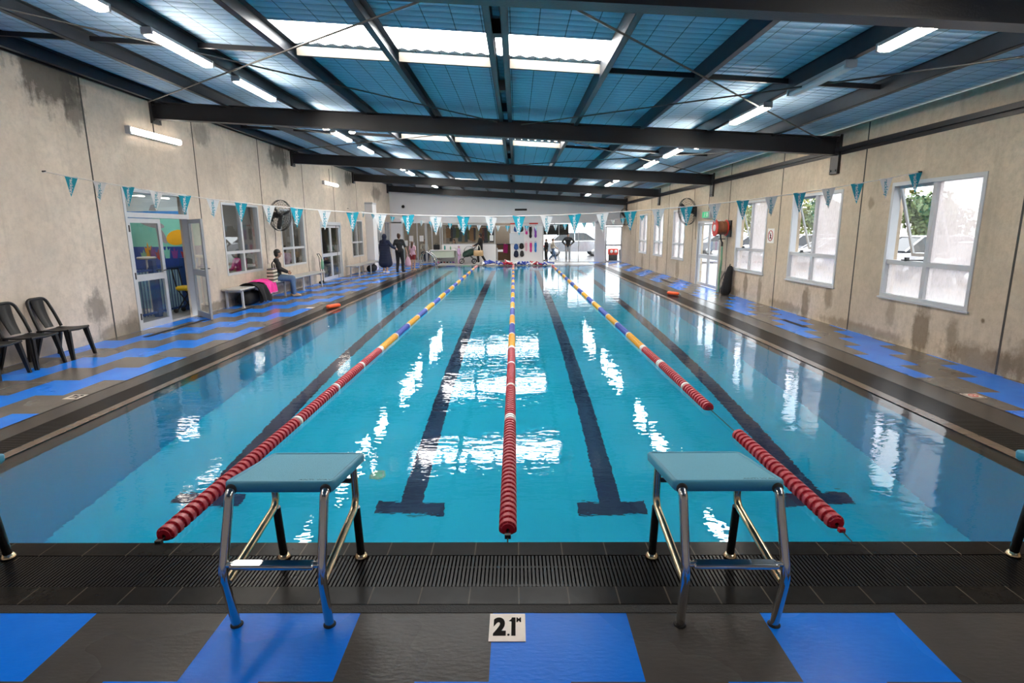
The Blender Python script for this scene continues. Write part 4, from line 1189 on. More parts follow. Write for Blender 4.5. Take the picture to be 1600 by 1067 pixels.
# white square duct on the left wall, camera dome, vent
t = thing('duct', 'tall white boxed-in duct on the bench-side wall behind the bench', 'duct', (LX, 26.6, 0))
b = MB(); b.box(.004, .36, -.42, .30, .0, 3.05); b.build('duct_casing', M_WHITE, t)
b = MB(); b.box(.004, .375, -.43, .31, 2.98, 3.06); b.build('duct_cap', M_ALU, t)
t = thing('security_camera', 'small black dome camera high on the white bulkhead', 'camera', (-6.2, YF, 3.08))
b = MB(); b.lathe([(.0, -.02), (.09, -.02), (.09, .0), (.0, .0)], 'y', n=18); b.build('base', M_ALU_G, t)
b = MB(); b.ell((0, -.04, 0), (.08, .07, .08), 16, 10); b.build('dome', M_BLACKP, t)
t = thing('air_vent', 'black slot vent in middle of the white bulkhead', 'vent', (.25, YF, 2.87))
b = MB(); b.box(-.33, .33, -.02, 0, -.05, .05); b.build('frame', M_BLACK, t)
b = MB()
for i in range(4): b.box(-.31, .31, -.03, -.02, -.04+i*.022, -.03+i*.022)
b.build('louvre', M_STEEL, t)
for k, (y, z) in enumerate(((9.13, 2.70), (13.1, 2.62), (17.9, 2.62), (19.4, 2.6))): pass

# ladder rail at the far corner
t = thing('pool_ladder', 'curved stainless ladder rails at far bench-side pool corner', 'ladder', (-4.2, 28.0, 0))
for y in (27.6, 28.25):
    b = MB(); b.tube(arc([(-4.75, y, .0), (-4.70, y, .62), (-4.40, y, .80), (-4.0, y, .45), (-3.95, y, -.9)], .22, 7), .021, 10); b.build('handrail', M_CHROME, t, True)
for z in (-.25, -.55): 
    b = MB(); b.box(-4.0, -3.90, 27.6, 28.25, z-.015, z+.015); b.build('step', M_CHROME, t, True)
# heap of coiled lane ropes at the far end
def heap(x0, x1, h, m1, label, seed):
    rnd = random.Random(seed); c = (x0+x1)/2
    t = thing('coiled_rope', label, 'coiled rope', (c, 28.85, 0), group='coiled lane ropes on the far pool edge')
    b = MB(); L = (x1-x0)/2; n = int(46*L)
    for i in range(max(n, 14)):
        u = rnd.uniform(-1, 1); hh = h*(1-abs(u)**1.6)
        z = rnd.uniform(.05, max(.07, hh)); x = u*L; y = rnd.uniform(-.12, .12)
        d = Vector((rnd.uniform(-1, 1), rnd.uniform(-.5, .5), rnd.uniform(-.5, .5))).normalized()*rnd.uniform(.09, .17)
        p, q = Vector((x, y, z))-d, Vector((x, y, z))+d
        p.z = max(p.z, .05); q.z = max(q.z, .05)
        mi = 0 if rnd.random() < .8 else 1
        b.tube([p+(q-p)*k/8 for k in range(9)], [.028+.016*(k % 2) for k in range(9)], 8, mi)
    b.build('float_string', [m1, M_WHT], t)
heap(-1.75, -.72, .34, M_BLU, 'tallest heap of blue lane rope on the far pool edge', 1)
heap(-.72, -.28, .22, M_RED, 'red lane rope heap beside the tallest blue heap', 2)
heap(-.28, .75, .12, M_BLU, 'low stretch of blue lane rope on the far pool edge', 3)
heap(.75, 1.25, .17, M_RED, 'red lane rope heap nearest the glass entrance', 4)
heap(1.25, 1.85, .15, M_BLU, 'small blue lane rope heap at the end of the row', 5)
# small painted edge tiles
for x, m, l in ((-3.35, M_BLU, 'blue'), (-2.58, M_GREEN, 'green')):
    b = MB(); b.box(x-.22, x+.22, PY1-.005, PY1+.12, .004, .02); tag(b.build('kickboard', m), '%s foam board lying on the far pool edge' % l, 'kickboard')

# ------------------------------------------------------------------ people
def V(*a): return Vector(a)
def person(label, loc, rz, h=1.65, skin=None, hair=None, hair_len='short', top=None, sleeve=1.0, bottom=None, leg_len=1.0, shoe=None, robe=None, hood=None,
           J=None, sit=False, head_turn=0.0, top_m=None, group=None, vox=.0125):
    """local frame: person faces +y; feet (or floor point) at the origin"""
    t = thing('person', label, 'person', loc, rz, group)
    k = h/1.65
    j = {'hipL': V(-.085, 0, .88), 'hipR': V(.085, 0, .88), 'kneeL': V(-.095, .02, .48), 'kneeR': V(.095, .02, .48), 'ankL': V(-.095, -.02, .085), 'ankR': V(.095, -.02, .085),
         'chest': V(0, 0, 1.22), 'neck': V(0, -.005, 1.40), 'head': V(0, .015, 1.535), 'shL': V(-.165, 0, 1.345), 'shR': V(.165, 0, 1.345),
         'elL': V(-.215, -.02, 1.09), 'elR': V(.215, -.02, 1.09), 'wrL': V(-.225, .06, .86), 'wrR': V(.225, .06, .86), 'toeL': None, 'toeR': None}
    if J: j.update({a: V(*b) for a, b in J.items()})
    for s in 'LR':
        if j['toe'+s] is None: j['toe'+s] = j['ank'+s]+V(-.02 if s == 'L' else .02, .15, -.05)
    j = {a: b*k for a, b in j.items()}
    skin = skin or M_SKIN
    c = lambda b, p, q, r0, r1: b.caps(j[p] if isinstance(p, str) else p, j[q] if isinstance(q, str) else q, r0*k, r1*k, 12, 4)
    pel = (j['hipL']+j['hipR'])/2
    b = MB()
    c(b, 'hipL', 'hipR', .10, .10); c(b, pel+V(0, 0, .03)*k, j['chest'], .112, .118)
    b.caps(j['chest']+V(-.055, 0, 0)*k, j['chest']+V(.055, 0, 0)*k, .11*k, .11*k); b.caps(j['shL']*.82+j['shR']*.18, j['shR']*.82+j['shL']*.18, .062*k, .062*k)
    c(b, (j['shL']+j['shR'])/2, 'neck', .065, .050); c(b, 'neck', j['head']-V(0, .01, .05)*k, .048, .046)
    hr = Matrix.Rotation(head_turn, 3, 'Z')
    hd = j['head']
    b.ell(hd+hr @ V(0, -.008, .018)*k, (.073*k, .090*k, .096*k), 18, 12, rot=hr); b.ell(hd+hr @ V(0, .026, -.045)*k, (.052*k, .056*k, .068*k), 14, 10, rot=hr)
    b.caps(hd+hr @ V(0, .076, .012)*k, hd+hr @ V(0, .098, -.022)*k, .010*k, .015*k, 8, 3)
    for s in (-1, 1): b.ell(hd+hr @ V(s*.073, -.008, -.005)*k, (.010*k, .020*k, .030*k), 8, 6, rot=hr)
    for s in 'LR':
        sg = -1 if s == 'L' else 1
        c(b, 'sh'+s, 'el'+s, .050, .038); c(b, 'el'+s, 'wr'+s, .038, .027)
        c(b, 'hip'+s, 'knee'+s, .092, .058); c(b, 'knee'+s, 'ank'+s, .056, .038)
        c(b, 'ank'+s, 'toe'+s, .040, .030); c(b, 'ank'+s, j['ank'+s]+V(0, -.04, -.045)*k, .036, .034)
        # hand: palm, four unequal curled fingers, thumb off the side
        w = j['wr'+s]; d = (w-j['el'+s]).normalized(); inn = V(-sg, 0, 0); inn = (inn-d*inn.dot(d)).normalized(); fw = d.cross(inn)*(1 if s == 'R' else -1)
        if fw.y < 0: fw = -fw
        pm = w+d*.05*k; b.ell(pm, (.026*k, .034*k, .044*k), 10, 8)
        for q, (o, L) in enumerate(((-.027, .058), (-.010, .070), (.009, .074), (.027, .066))):
            p0 = w+d*.085*k+fw*o*k; p1 = p0+(d*.9+inn*.25).normalized()*L*.5*k; p2 = p1+(d*.55+inn*.75).normalized()*L*.5*k
            b.caps(p0-d*.02*k, p1, .0100*k, .0092*k, 8, 2); b.caps(p1, p2, .0092*k, .0080*k, 8, 2)
        p0 = w+d*.03*k+fw*.025*k; p1 = p0+(d*.6+fw*.8)*.035*k; b.caps(p0, p1, .012*k, .011*k, 8, 2); b.caps(p1, p1+(d*.9+inn*.3)*.03*k, .011*k, .009*k, 8, 2)
    body = remesh(b, 'body', skin, vox*.72*k)
    body.parent = t
    def garment(nm, m, fn, v=None, par=None):
        g = MB(); fn(g); o = remesh(g, nm, m, (v or vox)*k, par or t, 2); return o
    if top:
        def f(g):
            g.caps(pel+V(0, 0, .02)*k, j['chest'], .128*k, .134*k); g.caps(j['chest']+V(-.06, 0, 0)*k, j['chest']+V(.06, 0, 0)*k, .126*k, .126*k)
            g.caps(j['hipL']+V(0, 0, .05)*k, j['hipR']+V(0, 0, .05)*k, .112*k, .112*k)
            g.caps(j['shL']*.84+j['shR']*.16, j['shR']*.84+j['shL']*.16, .074*k, .074*k)
            for s in 'LR':
                if sleeve > 0: g.caps(j['sh'+s], j['sh'+s].lerp(j['el'+s], min(1, sleeve*2)), .062*k, .054*k)
                if sleeve > .5: g.caps(j['el'+s], j['el'+s].lerp(j['wr'+s], (sleeve-.5)*2*.97), .052*k, .040*k)
        garment('top', top, f)
    if bottom:
        def f(g):
            g.caps(j['hipL'], j['hipR'], .113*k, .113*k); g.caps(pel, pel+V(0, 0, .09)*k, .115*k, .112*k)
            for s in 'LR':
                g.caps(j['hip'+s], j['hip'+s].lerp(j['knee'+s], min(1, leg_len*2)), .106*k, .074*k)
                if leg_len > .5: g.caps(j['knee'+s], j['knee'+s].lerp(j['ank'+s], (leg_len-.5)*2*.95), .074*k, .060*k)
        garment('trousers', bottom, f)
    if robe:
        def f(g):
            g.caps(j['chest']+V(-.06, 0, 0)*k, j['chest']+V(.06, 0, 0)*k, .14*k, .14*k); g.caps(j['shL'], j['shR'], .08*k, .08*k)
            for i in range(8):
                u = i/7; z = (1.2*(1-u)+.44*u)*k; r = .125+.085*u
                g.caps(V(-.07*k-.03*u, pel.y, z), V(.07*k+.03*u, pel.y, z), r*k, r*k, 14)
            for s in 'LR': g.caps(j['sh'+s], j['el'+s], .072*k, .066*k); g.caps(j['el'+s], j['el'+s].lerp(j['wr'+s], .95), .066*k, .06*k)
            if hood: g.ell(hd+V(0, -.035, .02)*k, (.105*k, .105*k, .13*k)); g.caps(hd+V(0, -.06, -.1)*k, j['neck']+V(0, -.05, -.08)*k, .09*k, .10*k)
        garment('robe', robe, f)
    if shoe:
        def f(g):
            for s in 'LR':
                g.caps(j['ank'+s]+V(0, -.03, -.045)*k, j['toe'+s]+V(0, .0, -.0)*k, .046*k, .038*k)
        garment('shoes', shoe, f, .010)
    if hair and not hood:
        def f(g):
            g.ell(hd+hr @ V(0, -.020, .034)*k, (.082*k, .094*k, .092*k), 18, 12, rot=hr)
            g.ell(hd+hr @ V(0, -.050, -.015)*k, (.072*k, .060*k, .085*k), 14, 10, rot=hr)
            if hair_len == 'long': g.caps(hd+hr @ V(0, -.06, .0)*k, hd+hr @ V(0, -.085, -.26)*k, .075*k, .06*k)
            if hair_len == 'bun': g.ell(hd+hr @ V(0, -.09, .09)*k, (.045*k, .045*k, .045*k))
        garment('hair', hair, f, .010)
    if True:
        e = MB()
        for s in (-1, 1): e.ell(hd+hr @ V(s*.030, .0765, .012)*k, (.011*k, .006*k, .007*k), 8, 6)
        e.build('eyes', M_EYE, t)
        e = MB(); e.ell(hd+hr @ V(0, .079, -.055)*k, (.022*k, .006*k, .006*k), 8, 6); e.build('mouth', M_LIP, t)
    return t
# two women walking along the bench side
person('person in a hooded navy robe and white shoes walking beside the far bench', (-5.62, 24.1, 0), math.radians(-12), 1.63, hood=True, robe=M_NAVY, shoe=M_WHITE, skin=M_SKIN,
       J={'kneeL': (-.085, .06, .48), 'ankL': (-.09, -.03, .09), 'kneeR': (.09, .02, .48), 'ankR': (.09, -.12, .09), 'elR': (.30, .05, 1.14), 'wrR': (.40, .16, 1.06)})
w2 = person('person in charcoal top and black trousers walking away beside the pool', (-5.13, 24.7, 0), math.radians(-8), 1.66, top=M_CHARC, sleeve=.55, bottom=M_BLKC, hair=M_HAIRB, hair_len='bun', shoe=M_BLKC,
       J={'kneeL': (-.10, .03, .48), 'ankL': (-.11, -.05, .085), 'kneeR': (.10, .08, .48), 'ankR': (.12, .02, .085), 'elR': (.25, .02, 1.1), 'wrR': (.30, .05, .92), 'elL': (-.27, .02, 1.12), 'wrL': (-.36, .14, 1.08)})
t = thing('bag', 'pale pink cloth bag held low by the walker in black', 'bag', (-4.80, 24.85, 0))
b = MB(); b.lathe([(0, .22), (.10, .23), (.14, .32), (.12, .48), (.07, .60), (.03, .66)], 'z', n=16); b.v = [(x, y*.6, z) for x, y, z in b.v]; b.build('sack', M_LPINK, t)
b = MB(); b.tube([(-.02, 0, .64), (-.03, -.03, .74), (-.03, -.05, .84), (-.01, -.03, .74), (.02, 0, .64)], .008, 6); b.build('strap', M_LPINK, t)
person('child in pink beside the walker in black clothes', (-4.72, 25.6, 0), math.radians(-25), 1.30, top=M_LPINK, sleeve=.3, bottom=M_REDC, leg_len=.3, hair=M_HAIRB, hair_len='long', vox=.015)
# seated on the long bench
BX = -6.62
person('person in black top and jeans sitting on the long bench, looking down the hall', (BX, 15.35, 0), math.radians(-70), 1.62, top=M_BLKC, sleeve=1.0, bottom=M_JEAN, hair=M_HAIRD, shoe=M_TANL, skin=M_SKIN2, head_turn=math.radians(20),
       J={'hipL': (-.09, .02, .55), 'hipR': (.09, .02, .55), 'kneeL': (-.10, .43, .52), 'kneeR': (.10, .43, .52), 'ankL': (-.09, .40, .09), 'ankR': (.09, .45, .09),
          'chest': (0, .03, .90), 'neck': (0, .06, 1.08), 'head': (0, .10, 1.215), 'shL': (-.165, .04, 1.02), 'shR': (.165, .04, 1.02), 'elL': (-.22, .10, .80), 'elR': (.22, .10, .80), 'wrL': (-.12, .30, .70), 'wrR': (.12, .30, .70)})
t = thing('tote_bag', 'striped cream and olive tote bag on the bench beside the seated person', 'bag', (-6.50, 14.85, .463), math.radians(8))
b = MB(); nst = 8
for i in range(nst):
    z0, z1 = .36*i/nst, .36*(i+1)/nst; bulge = .10+.02*math.sin(PI*(i+.5)/nst)
    b.bbox(-bulge*.8, bulge*.8, -.20, .20, z0, z1+.004, .03, i % 2)
b.build('sack', [mat('tote_cream', (.70, .62, .48), .8), mat('tote_olive', (.10, .095, .06), .8)], t)
b = MB(); b.box(-.075, .075, -.19, .19, .352, .362); b.build('lining', M_PURP, t)
for x in (-.07, .07):
    b = MB(); b.tube([(x, -.10, .34), (x*.9, -.09, .46), (x*.8, 0, .52), (x*.9, .09, .46), (x, .10, .34)], .010, 6); b.build('handle', M_CREAMC, t)
def drape(name, label, m, y0, y1, seed, drop, x0=-6.94, x1=-6.45, lift=.463, out=.14, trim=None):
    """cloth lying on the bench and hanging down over its front edge"""
    rnd = random.Random(seed); N, M = 14, 16; vs = []; fs = []
    for i in range(N+1):
        y = y0+(y1-y0)*i/N; ph = math.sin(i*1.7+seed)*.018
        for q in range(M+1):
            u = q/M
            if u < .45: x = x0+.06+(x1-x0-.06)*u/.45; z = lift+.07*math.sin(PI*u/.45)*(.6+.4*math.sin(i*.9+seed))+.008
            else:
                v = (u-.45)/.55; x = x1+.01+out*math.sin(v*PI/2)*(.5+.5*math.sin(i*1.1+seed))*.7+.02; z = lift+.008-drop*v*(1+.06*math.sin(i*1.3))
            vs.append((x+ph*u, y+.02*math.sin(u*7+seed), z))
    for i in range(N):
        for q in range(M):
            a = i*(M+1)+q; fs.append((a, a+1, a+M+2, a+M+1))
    t = thing(name, label, 'towel' if 'towel' in name else 'coat', ((x0+x1)/2, (y0+y1)/2, lift-drop))
    k = len(vs); b = MB(); th = .014
    b.add(vs, fs, 0, True); b.add([(x-th, y, z-th) for x, y, z in vs], [f[::-1] for f in fs], 0, True)
    b.build('cloth', m, t, True)
    if trim:
        e = MB(); e.tube([vs[i*(M+1)+M] for i in range(N+1)], .012, 6); e.build('hem', trim, t, True)
    return t
drape('coat', 'black coat hanging off the front edge of the long bench', M_BLKC, 13.75, 14.35, 2, .40, out=.16)
drape('towel', 'bright pink towel draped over the bench beside the striped bag', M_PINK, 14.2, 14.75, 4, .30, lift=.50, out=.14, trim=M_LPINK)
t = thing('sports_bag', 'black sports bag on the floor under the long bench', 'bag', (-6.68, 13.85, 0))
b = MB(); b.caps((0, -.28, .17), (0, .28, .17), .165, .165, 14, 5); b.build('sack', M_BLKC, t)
b = MB(); b.tube([(.05, -.15, .32), (.10, -.1, .37), (.10, .1, .37), (.05, .15, .32)], .012, 6); b.build('handle', M_CHARC, t)
t = thing('sports_bag', 'black bag on the floor under the shorter far bench', 'bag', (-6.42, 24.9, 0))
b = MB(); b.caps((0, -.35, .16), (0, .30, .16), .155, .155, 14, 5); b.build('sack', M_BLKC, t)
b = MB(); b.tube([(.05, -.15, .30), (.09, -.1, .35), (.09, .1, .35), (.05, .15, .30)], .012, 6); b.build('handle', M_CHARC, t)
t = thing('hand_trolley', 'slim upright trolley with bottle beside the closed double door', 'trolley', (-6.75, 19.3, 0))
b = MB()
for s in (-.1, .1): b.tube([(.03, s, .02), (.0, s, .9), (-.06, s, 1.02)], .012, 8)
b.tube([(-.06, -.1, 1.02), (-.06, .1, 1.02)], .012, 8); b.box(-.02, .16, -.12, .12, .03, .045); b.build('frame', M_STEEL, t)
b = MB(); b.lathe([(0, .5), (.05, .5), (.052, .74), (.02, .80), (.02, .85), (0, .85)], 'z', (.06, 0, 0), 14); b.build('bottle', M_GREEN, t)
for s in (-.13, .13):
    b = MB(); b.lathe([(0, s-.015), (.05, s-.015), (.05, s+.015), (0, s+.015)], 'y', (.0, 0, .05), 16); b.build('wheel', M_TYRE, t)

# ------------------------------------------------------------------ far end: reception, visitors, shop wall
t = thing('reception_desk', 'white reception desk with pale green front at the far end', 'desk', (-4.0, 31.0, 0))
b = MB(); b.box(-.72, .72, -.28, .28, .70, .74); b.build('desk_top', M_WHITE, t)
b = MB(); b.box(-.68, .68, -.24, -.21, .32, .70); b.build('front_panel', mat('pale_green_panel', (.50, .56, .46), .6), t)
for x in (-.66, .62):
    for y in (-.24, .20):
        b = MB(); b.box(x, x+.04, y, y+.04, 0, .70); b.build('leg', M_ALU, t)
pr = random.Random(11)
pm = [M_PURP, M_MAG, M_NAVY, M_REDC, M_BLKC, M_BLUEC]
for i in range(7):
    t = thing('shoe', 'shoe on the floor under the reception desk', 'shoe', (-4.5+.17*i, 31.05+.05*(i % 2), 0), pr.uniform(-.5, .5), 'shoes under the reception desk')
    b = MB(); b.caps((0, -.07, .055), (0, .09, .045), .05, .04, 10, 3); b.build('upper', pm[i % 6], t)
    b = MB(); b.box(-.045, .045, -.12, .13, 0, .022); b.build('sole', M_WHT, t)
def bottle(x, y, z, m, label, h=.26):
    t = thing('bottle', label, 'bottle', (x, y, z)); b = MB(); b.lathe([(0, 0), (.04, 0), (.042, h*.7), (.018, h*.85), (.018, h)], 'z', n=14); b.build('bottle_body', m, t)
    b = MB(); b.lathe([(.021, h*.92), (.021, h+.015), (0, h+.015)], 'z', n=14); b.build('cap', M_WHT, t)
bottle(-3.93, 30.95, .742, M_TEALC, 'teal bottle standing on the reception desk')
bottle(-3.62, 31.0, .742, M_GREEN, 'green bottle standing on the reception desk', .2)
t = thing('paper_box', 'white box of papers at the end of the reception desk', 'box', (-3.45, 30.98, .742)); b = MB(); b.bbox(-.12, .12, -.1, .1, 0, .12, .01); b.build('box_body', M_WHT, t)
b = MB(); b.box(-.1, .1, -.08, .08, .12, .128); b.build('papers', M_CREAMC, t)
t = thing('laptop_bag', 'black bag on the reception desk near its door end', 'bag', (-4.38, 31.0, .742)); b = MB(); b.bbox(-.17, .17, -.08, .08, 0, .28, .05); b.build('sack', M_BLKC, t)
b = MB(); b.tube([(-.08, 0, .27), (-.06, 0, .34), (.06, 0, .34), (.08, 0, .27)], .01, 6); b.build('handle', M_CHARC, t)
SIT = {'hipL': (-.09, .02, .55), 'hipR': (.09, .02, .55), 'kneeL': (-.10, .43, .52), 'kneeR': (.10, .43, .52), 'ankL': (-.09, .40, .09), 'ankR': (.09, .45, .09),
       'chest': (0, .03, .90), 'neck': (0, .05, 1.08), 'head': (0, .08, 1.215), 'shL': (-.165, .03, 1.02), 'shR': (.165, .03, 1.02), 'elL': (-.22, .08, .80), 'elR': (.22, .08, .80), 'wrL': (-.14, .28, .74), 'wrR': (.14, .28, .74)}
def stool(x, y, label):
    t = thing('stool', label, 'stool', (x, y, 0)); b = MB(); b.lathe([(0, .40), (.17, .40), (.175, .43), (.17, .455), (0, .46)], 'z', n=20); b.build('seat', M_BLACKP, t)
    for a in range(4):
        b = MB(); c, s = math.cos(a*PI/2+.78), math.sin(a*PI/2+.78); b.tube([(.1*c, .1*s, .40), (.17*c, .17*s, 0)], .014, 8); b.build('leg', M_STEEL, t)
stool(-5.25, 32.1, 'black stool behind the glass in the far left corner'); stool(-3.55, 32.35, 'black stool behind the reception desk')
person('person in a cream top sitting behind the glass at the far end', (-5.25, 32.1, 0), math.radians(205), 1.60, top=M_CREAMC, bottom=M_NAVY, hair=M_HAIRB, shoe=M_BLKC, J=SIT, vox=.016)
person('person in navy sitting behind the reception desk', (-3.55, 32.35, 0), math.radians(160), 1.60, top=M_NAVY, bottom=M_JEAN, hair=M_HAIRB, hair_len='long', shoe=M_BLKC, J=SIT, vox=.016)
t = thing('notice', 'a', 'notice', (0, 0, 0)); bpy.data.objects.remove(t)
def notice(x, z, w, h, label, y=YF+.0):
    t = thing('paper_notice', label, 'notice', (x, y, z), 0, 'paper notices on the far glass')
    b = MB(); b.box(-w/2, w/2, -.004, .002, -h/2, h/2); b.build('sheet', M_WHT, t)
    b = MB()
    for i in range(int(h/.05)): b.box(-w*.38, w*(.1+.28*((i*37) % 10)/10), -.006, -.004, h/2-.045-i*.05, h/2-.032-i*.05)
    b.build('printed_lines', M_DIFF, t)
for x, z, w, h, l in ((-5.83, 1.35, .22, .30, 'upper white notice on the far left glass panel'), (-5.80, 1.02, .26, .24, 'lower white notice on the far left glass panel'), (-6.12, 1.10, .18, .30, 'pale notice at the edge of the far left glass panel'),
                      (-5.26, 1.35, .22, .32, 'single white notice on the second glass panel'), (-1.38, 1.35, .20, .30, 'white notice in the corner of the wide shop window')): notice(x, z, w, h, l)
# pram, its pusher and a child
t = thing('pram', 'dark green pram in front of the white half wall', 'pram', (-2.62, 30.6, 0), math.radians(0))
b = MB()
for s in (-.2, .2): b.tube([(-.35, s, .22), (.05, s, .55), (.50, s, .98)], .014, 8); b.tube([(.32, s, .20), (-.08, s, .62)], .014, 8)
b.tube([(.50, -.2, .98), (.50, .2, .98)], .018, 8); b.build('frame', M_STEEL, t)
b = MB(); b.caps((-.12, 0, .48), (.18, 0, .62), .20, .20, 14, 5); b.v = [(x, y, max(z, .36)) for x, y, z in b.v]; b.build('seat', mat('dark_green_cloth', (.02, .06, .045), .8), t)
b = MB(); b.lathe([(.27, -.20), (.28, 0), (.27, .20)], 'y', (.05, 0, .66), 20)
b.v = [(x, y, z) if z > .66 else (x*.8, y, .66) for x, y, z in b.v]; b.build('canopy', M_BLKC, t)
for x, s in ((-.36, -.18), (-.36, .18), (.32, -.22), (.32, .22)):
    b = MB(); b.tube([(x+.12*math.cos(a*PI/10), s, .135+.12*math.sin(a*PI/10)) for a in range(20)], .018, 6, closed=True); b.tube([(x, s-.02, .135), (x, s+.02, .135)], .03, 8); b.build('wheel', M_TYRE, t)
b = MB(); b.bbox(.28, .48, -.12, .12, .50, .80, .05); b.build('hanging_bag', M_GREYC, t)
pu = person('person in a dark coat pushing the pram, tan bag on arm', (-1.95, 30.6, 0), math.radians(80), 1.62, top=M_BLKC, bottom=M_BLKC, hair=M_HAIRD, hair_len='short', shoe=M_WHITE, skin=M_SKIN2,
       J={'kneeL': (-.09, .14, .50), 'ankL': (-.09, .10, .09), 'kneeR': (.09, -.02, .50), 'ankR': (.09, -.26, .11), 'elL': (-.20, .08, 1.10), 'wrL': (-.18, .30, 1.00), 'elR': (.20, .08, 1.10), 'wrR': (.18, .30, 1.00)})
t = thing('handbag', 'tan holdall hanging from the arm of the pram pusher', 'bag', (-2.05, 30.30, .42))
b = MB(); b.bbox(-.26, .26, -.10, .10, .0, .30, .06); b.build('sack', M_TANL, t)
for y in (-.07, .07):
    b = MB(); b.tube([(-.14, y, .28), (-.08, y*.6, .52), (0, 0, .60), (.08, y*.6, .52), (.14, y, .28)], .012, 6); b.build('handle', M_CREAMC, t)
person('small child in lilac suit standing before the pram', (-3.12, 30.55, 0), math.radians(250), .98, top=M_LILAC, bottom=M_LILAC, hair=M_LILAC, shoe=M_LPINK, vox=.02)
# shop wall with hanging swimwear
def hang(x, z, w, h, m, label, kind='swimsuit', y=YF+.045):
    t = thing(kind, label, kind.replace('_', ' '), (x, y, z), 0, 'goods hanging on the white shop wall')
    b = MB()
    if kind == 'swimsuit':
        N = 10
        prof = [(1, .62), (.86, .70), (.70, .78), (.52, .62), (.34, .55), (.16, .72), (.05, .45), (0, .22)]
        pts = [(s_*w/2*q, h*(u-1)) for s_, seq in ((1, prof), (-1, prof[::-1])) for u, q in seq]
        b.prism(pts, -.045, -.006, 'y'); b.build('suit_body', m, t)
        b = MB()
        for s_ in (-.3, .3): b.tube([(s_*w, -.03, -.01), (s_*w*.7, -.02, .05), (0, -.005, .085)], .007, 6)
        b.build('strap', m, t)
    else:
        b.caps((0, -.05, -h*.35), (0, -.05, -h*.75), w*.42, w*.5, 14, 5); b.v = [(x_, -.05+(y_+.05)*.35, z_) for x_, y_, z_ in b.v]; b.build('pack_body', m, t)
        b = MB(); b.tube([(-w*.2, -.04, -h*.2), (0, -.02, .0), (w*.2, -.04, -h*.2)], .01, 6); b.build('strap', M_BLKC, t)
    b = MB(); b.tube([(0, 0, .09), (0, -.06, .09)], .006, 6); b.build('hook', M_STEEL, t)
for x, z, w, h, m, l, kd in ((.10, 1.98, .26, .24, M_BLUEC, 'blue pack on the top row of the shop wall', 'pack'), (.38, 1.98, .26, .24, M_CHARC, 'grey pack on the top row of the shop wall', 'pack'),
    (.10, 1.02, .26, .26, M_BLUEC, 'blue pack below the white board on the shop wall', 'pack'), (.40, 1.02, .28, .20, M_BLKC, 'small black pack below the white board', 'pack'),
    (.10, .66, .28, .32, M_NAVY, 'navy pack on lowest row of the shop wall', 'pack'), (.42, .66, .24, .30, M_CHARC, 'charcoal pack on lowest row of the shop wall', 'pack'),
    (.68, 1.95, .20, .42, M_MAG, 'magenta swimsuit on the upper row beside the board', 'swimsuit'), (.90, 1.95, .22, .62, M_BLKC, 'long black swimsuit on the upper row', 'swimsuit'), (1.18, 1.95, .20, .60, M_PURP, 'violet swimsuit at the end of the upper row', 'swimsuit'),
    (.66, 1.08, .18, .46, M_LPINK, 'pale pink swimsuit on the lower row', 'swimsuit'), (.92, 1.08, .18, .52, M_MAG, 'magenta and violet swimsuit on the lower row', 'swimsuit'), (1.18, 1.08, .18, .52, mat('bright_blue_cloth', (.02, .22, .62), .7), 'bright blue swimsuit at the end of the lower row', 'swimsuit')):
    hang(x-.12, z, w, h, m, l, kd)
t = thing('white_board', 'white board hung on the shop wall among packs', 'board', (.02, YF+.04, 1.32)); b = MB(); b.box(-.40, .40, -.03, .01, -.28, .28); b.build('board_face', M_DIFF, t)
b = MB(); b.box(-.41, .41, -.035, .01, .28, .295); b.box(-.41, .41, -.035, .01, -.295, -.28); b.build('board_edge', M_ALU, t)
for x, l in ((-.1, 'first'), (.95, 'second')):
    t = thing('red_header', '%s red header strip above the shop wall goods' % l, 'sign', (x, YF-.0, 2.12)); b = MB(); b.box(-.24, .24, -.02, .0, -.035, .035); b.build('sign_face', M_REDP, t)
    b = MB(); b.box(-.25, .25, -.012, .0, .035, .045); b.build('sign_rail', M_ALU, t)
t = thing('wall_screen', 'black screen hanging in the entrance, split by a mullion', 'screen', (2.12, YF+.25, 1.80)); b = MB(); b.bbox(-.78, .78, -.03, .03, -.30, .30, .01); b.build('screen_panel', M_BLACKP, t)
b = MB(); b.box(-.02, .02, -.02, .02, .30, .55); b.build('hanger', M_STEEL, t)
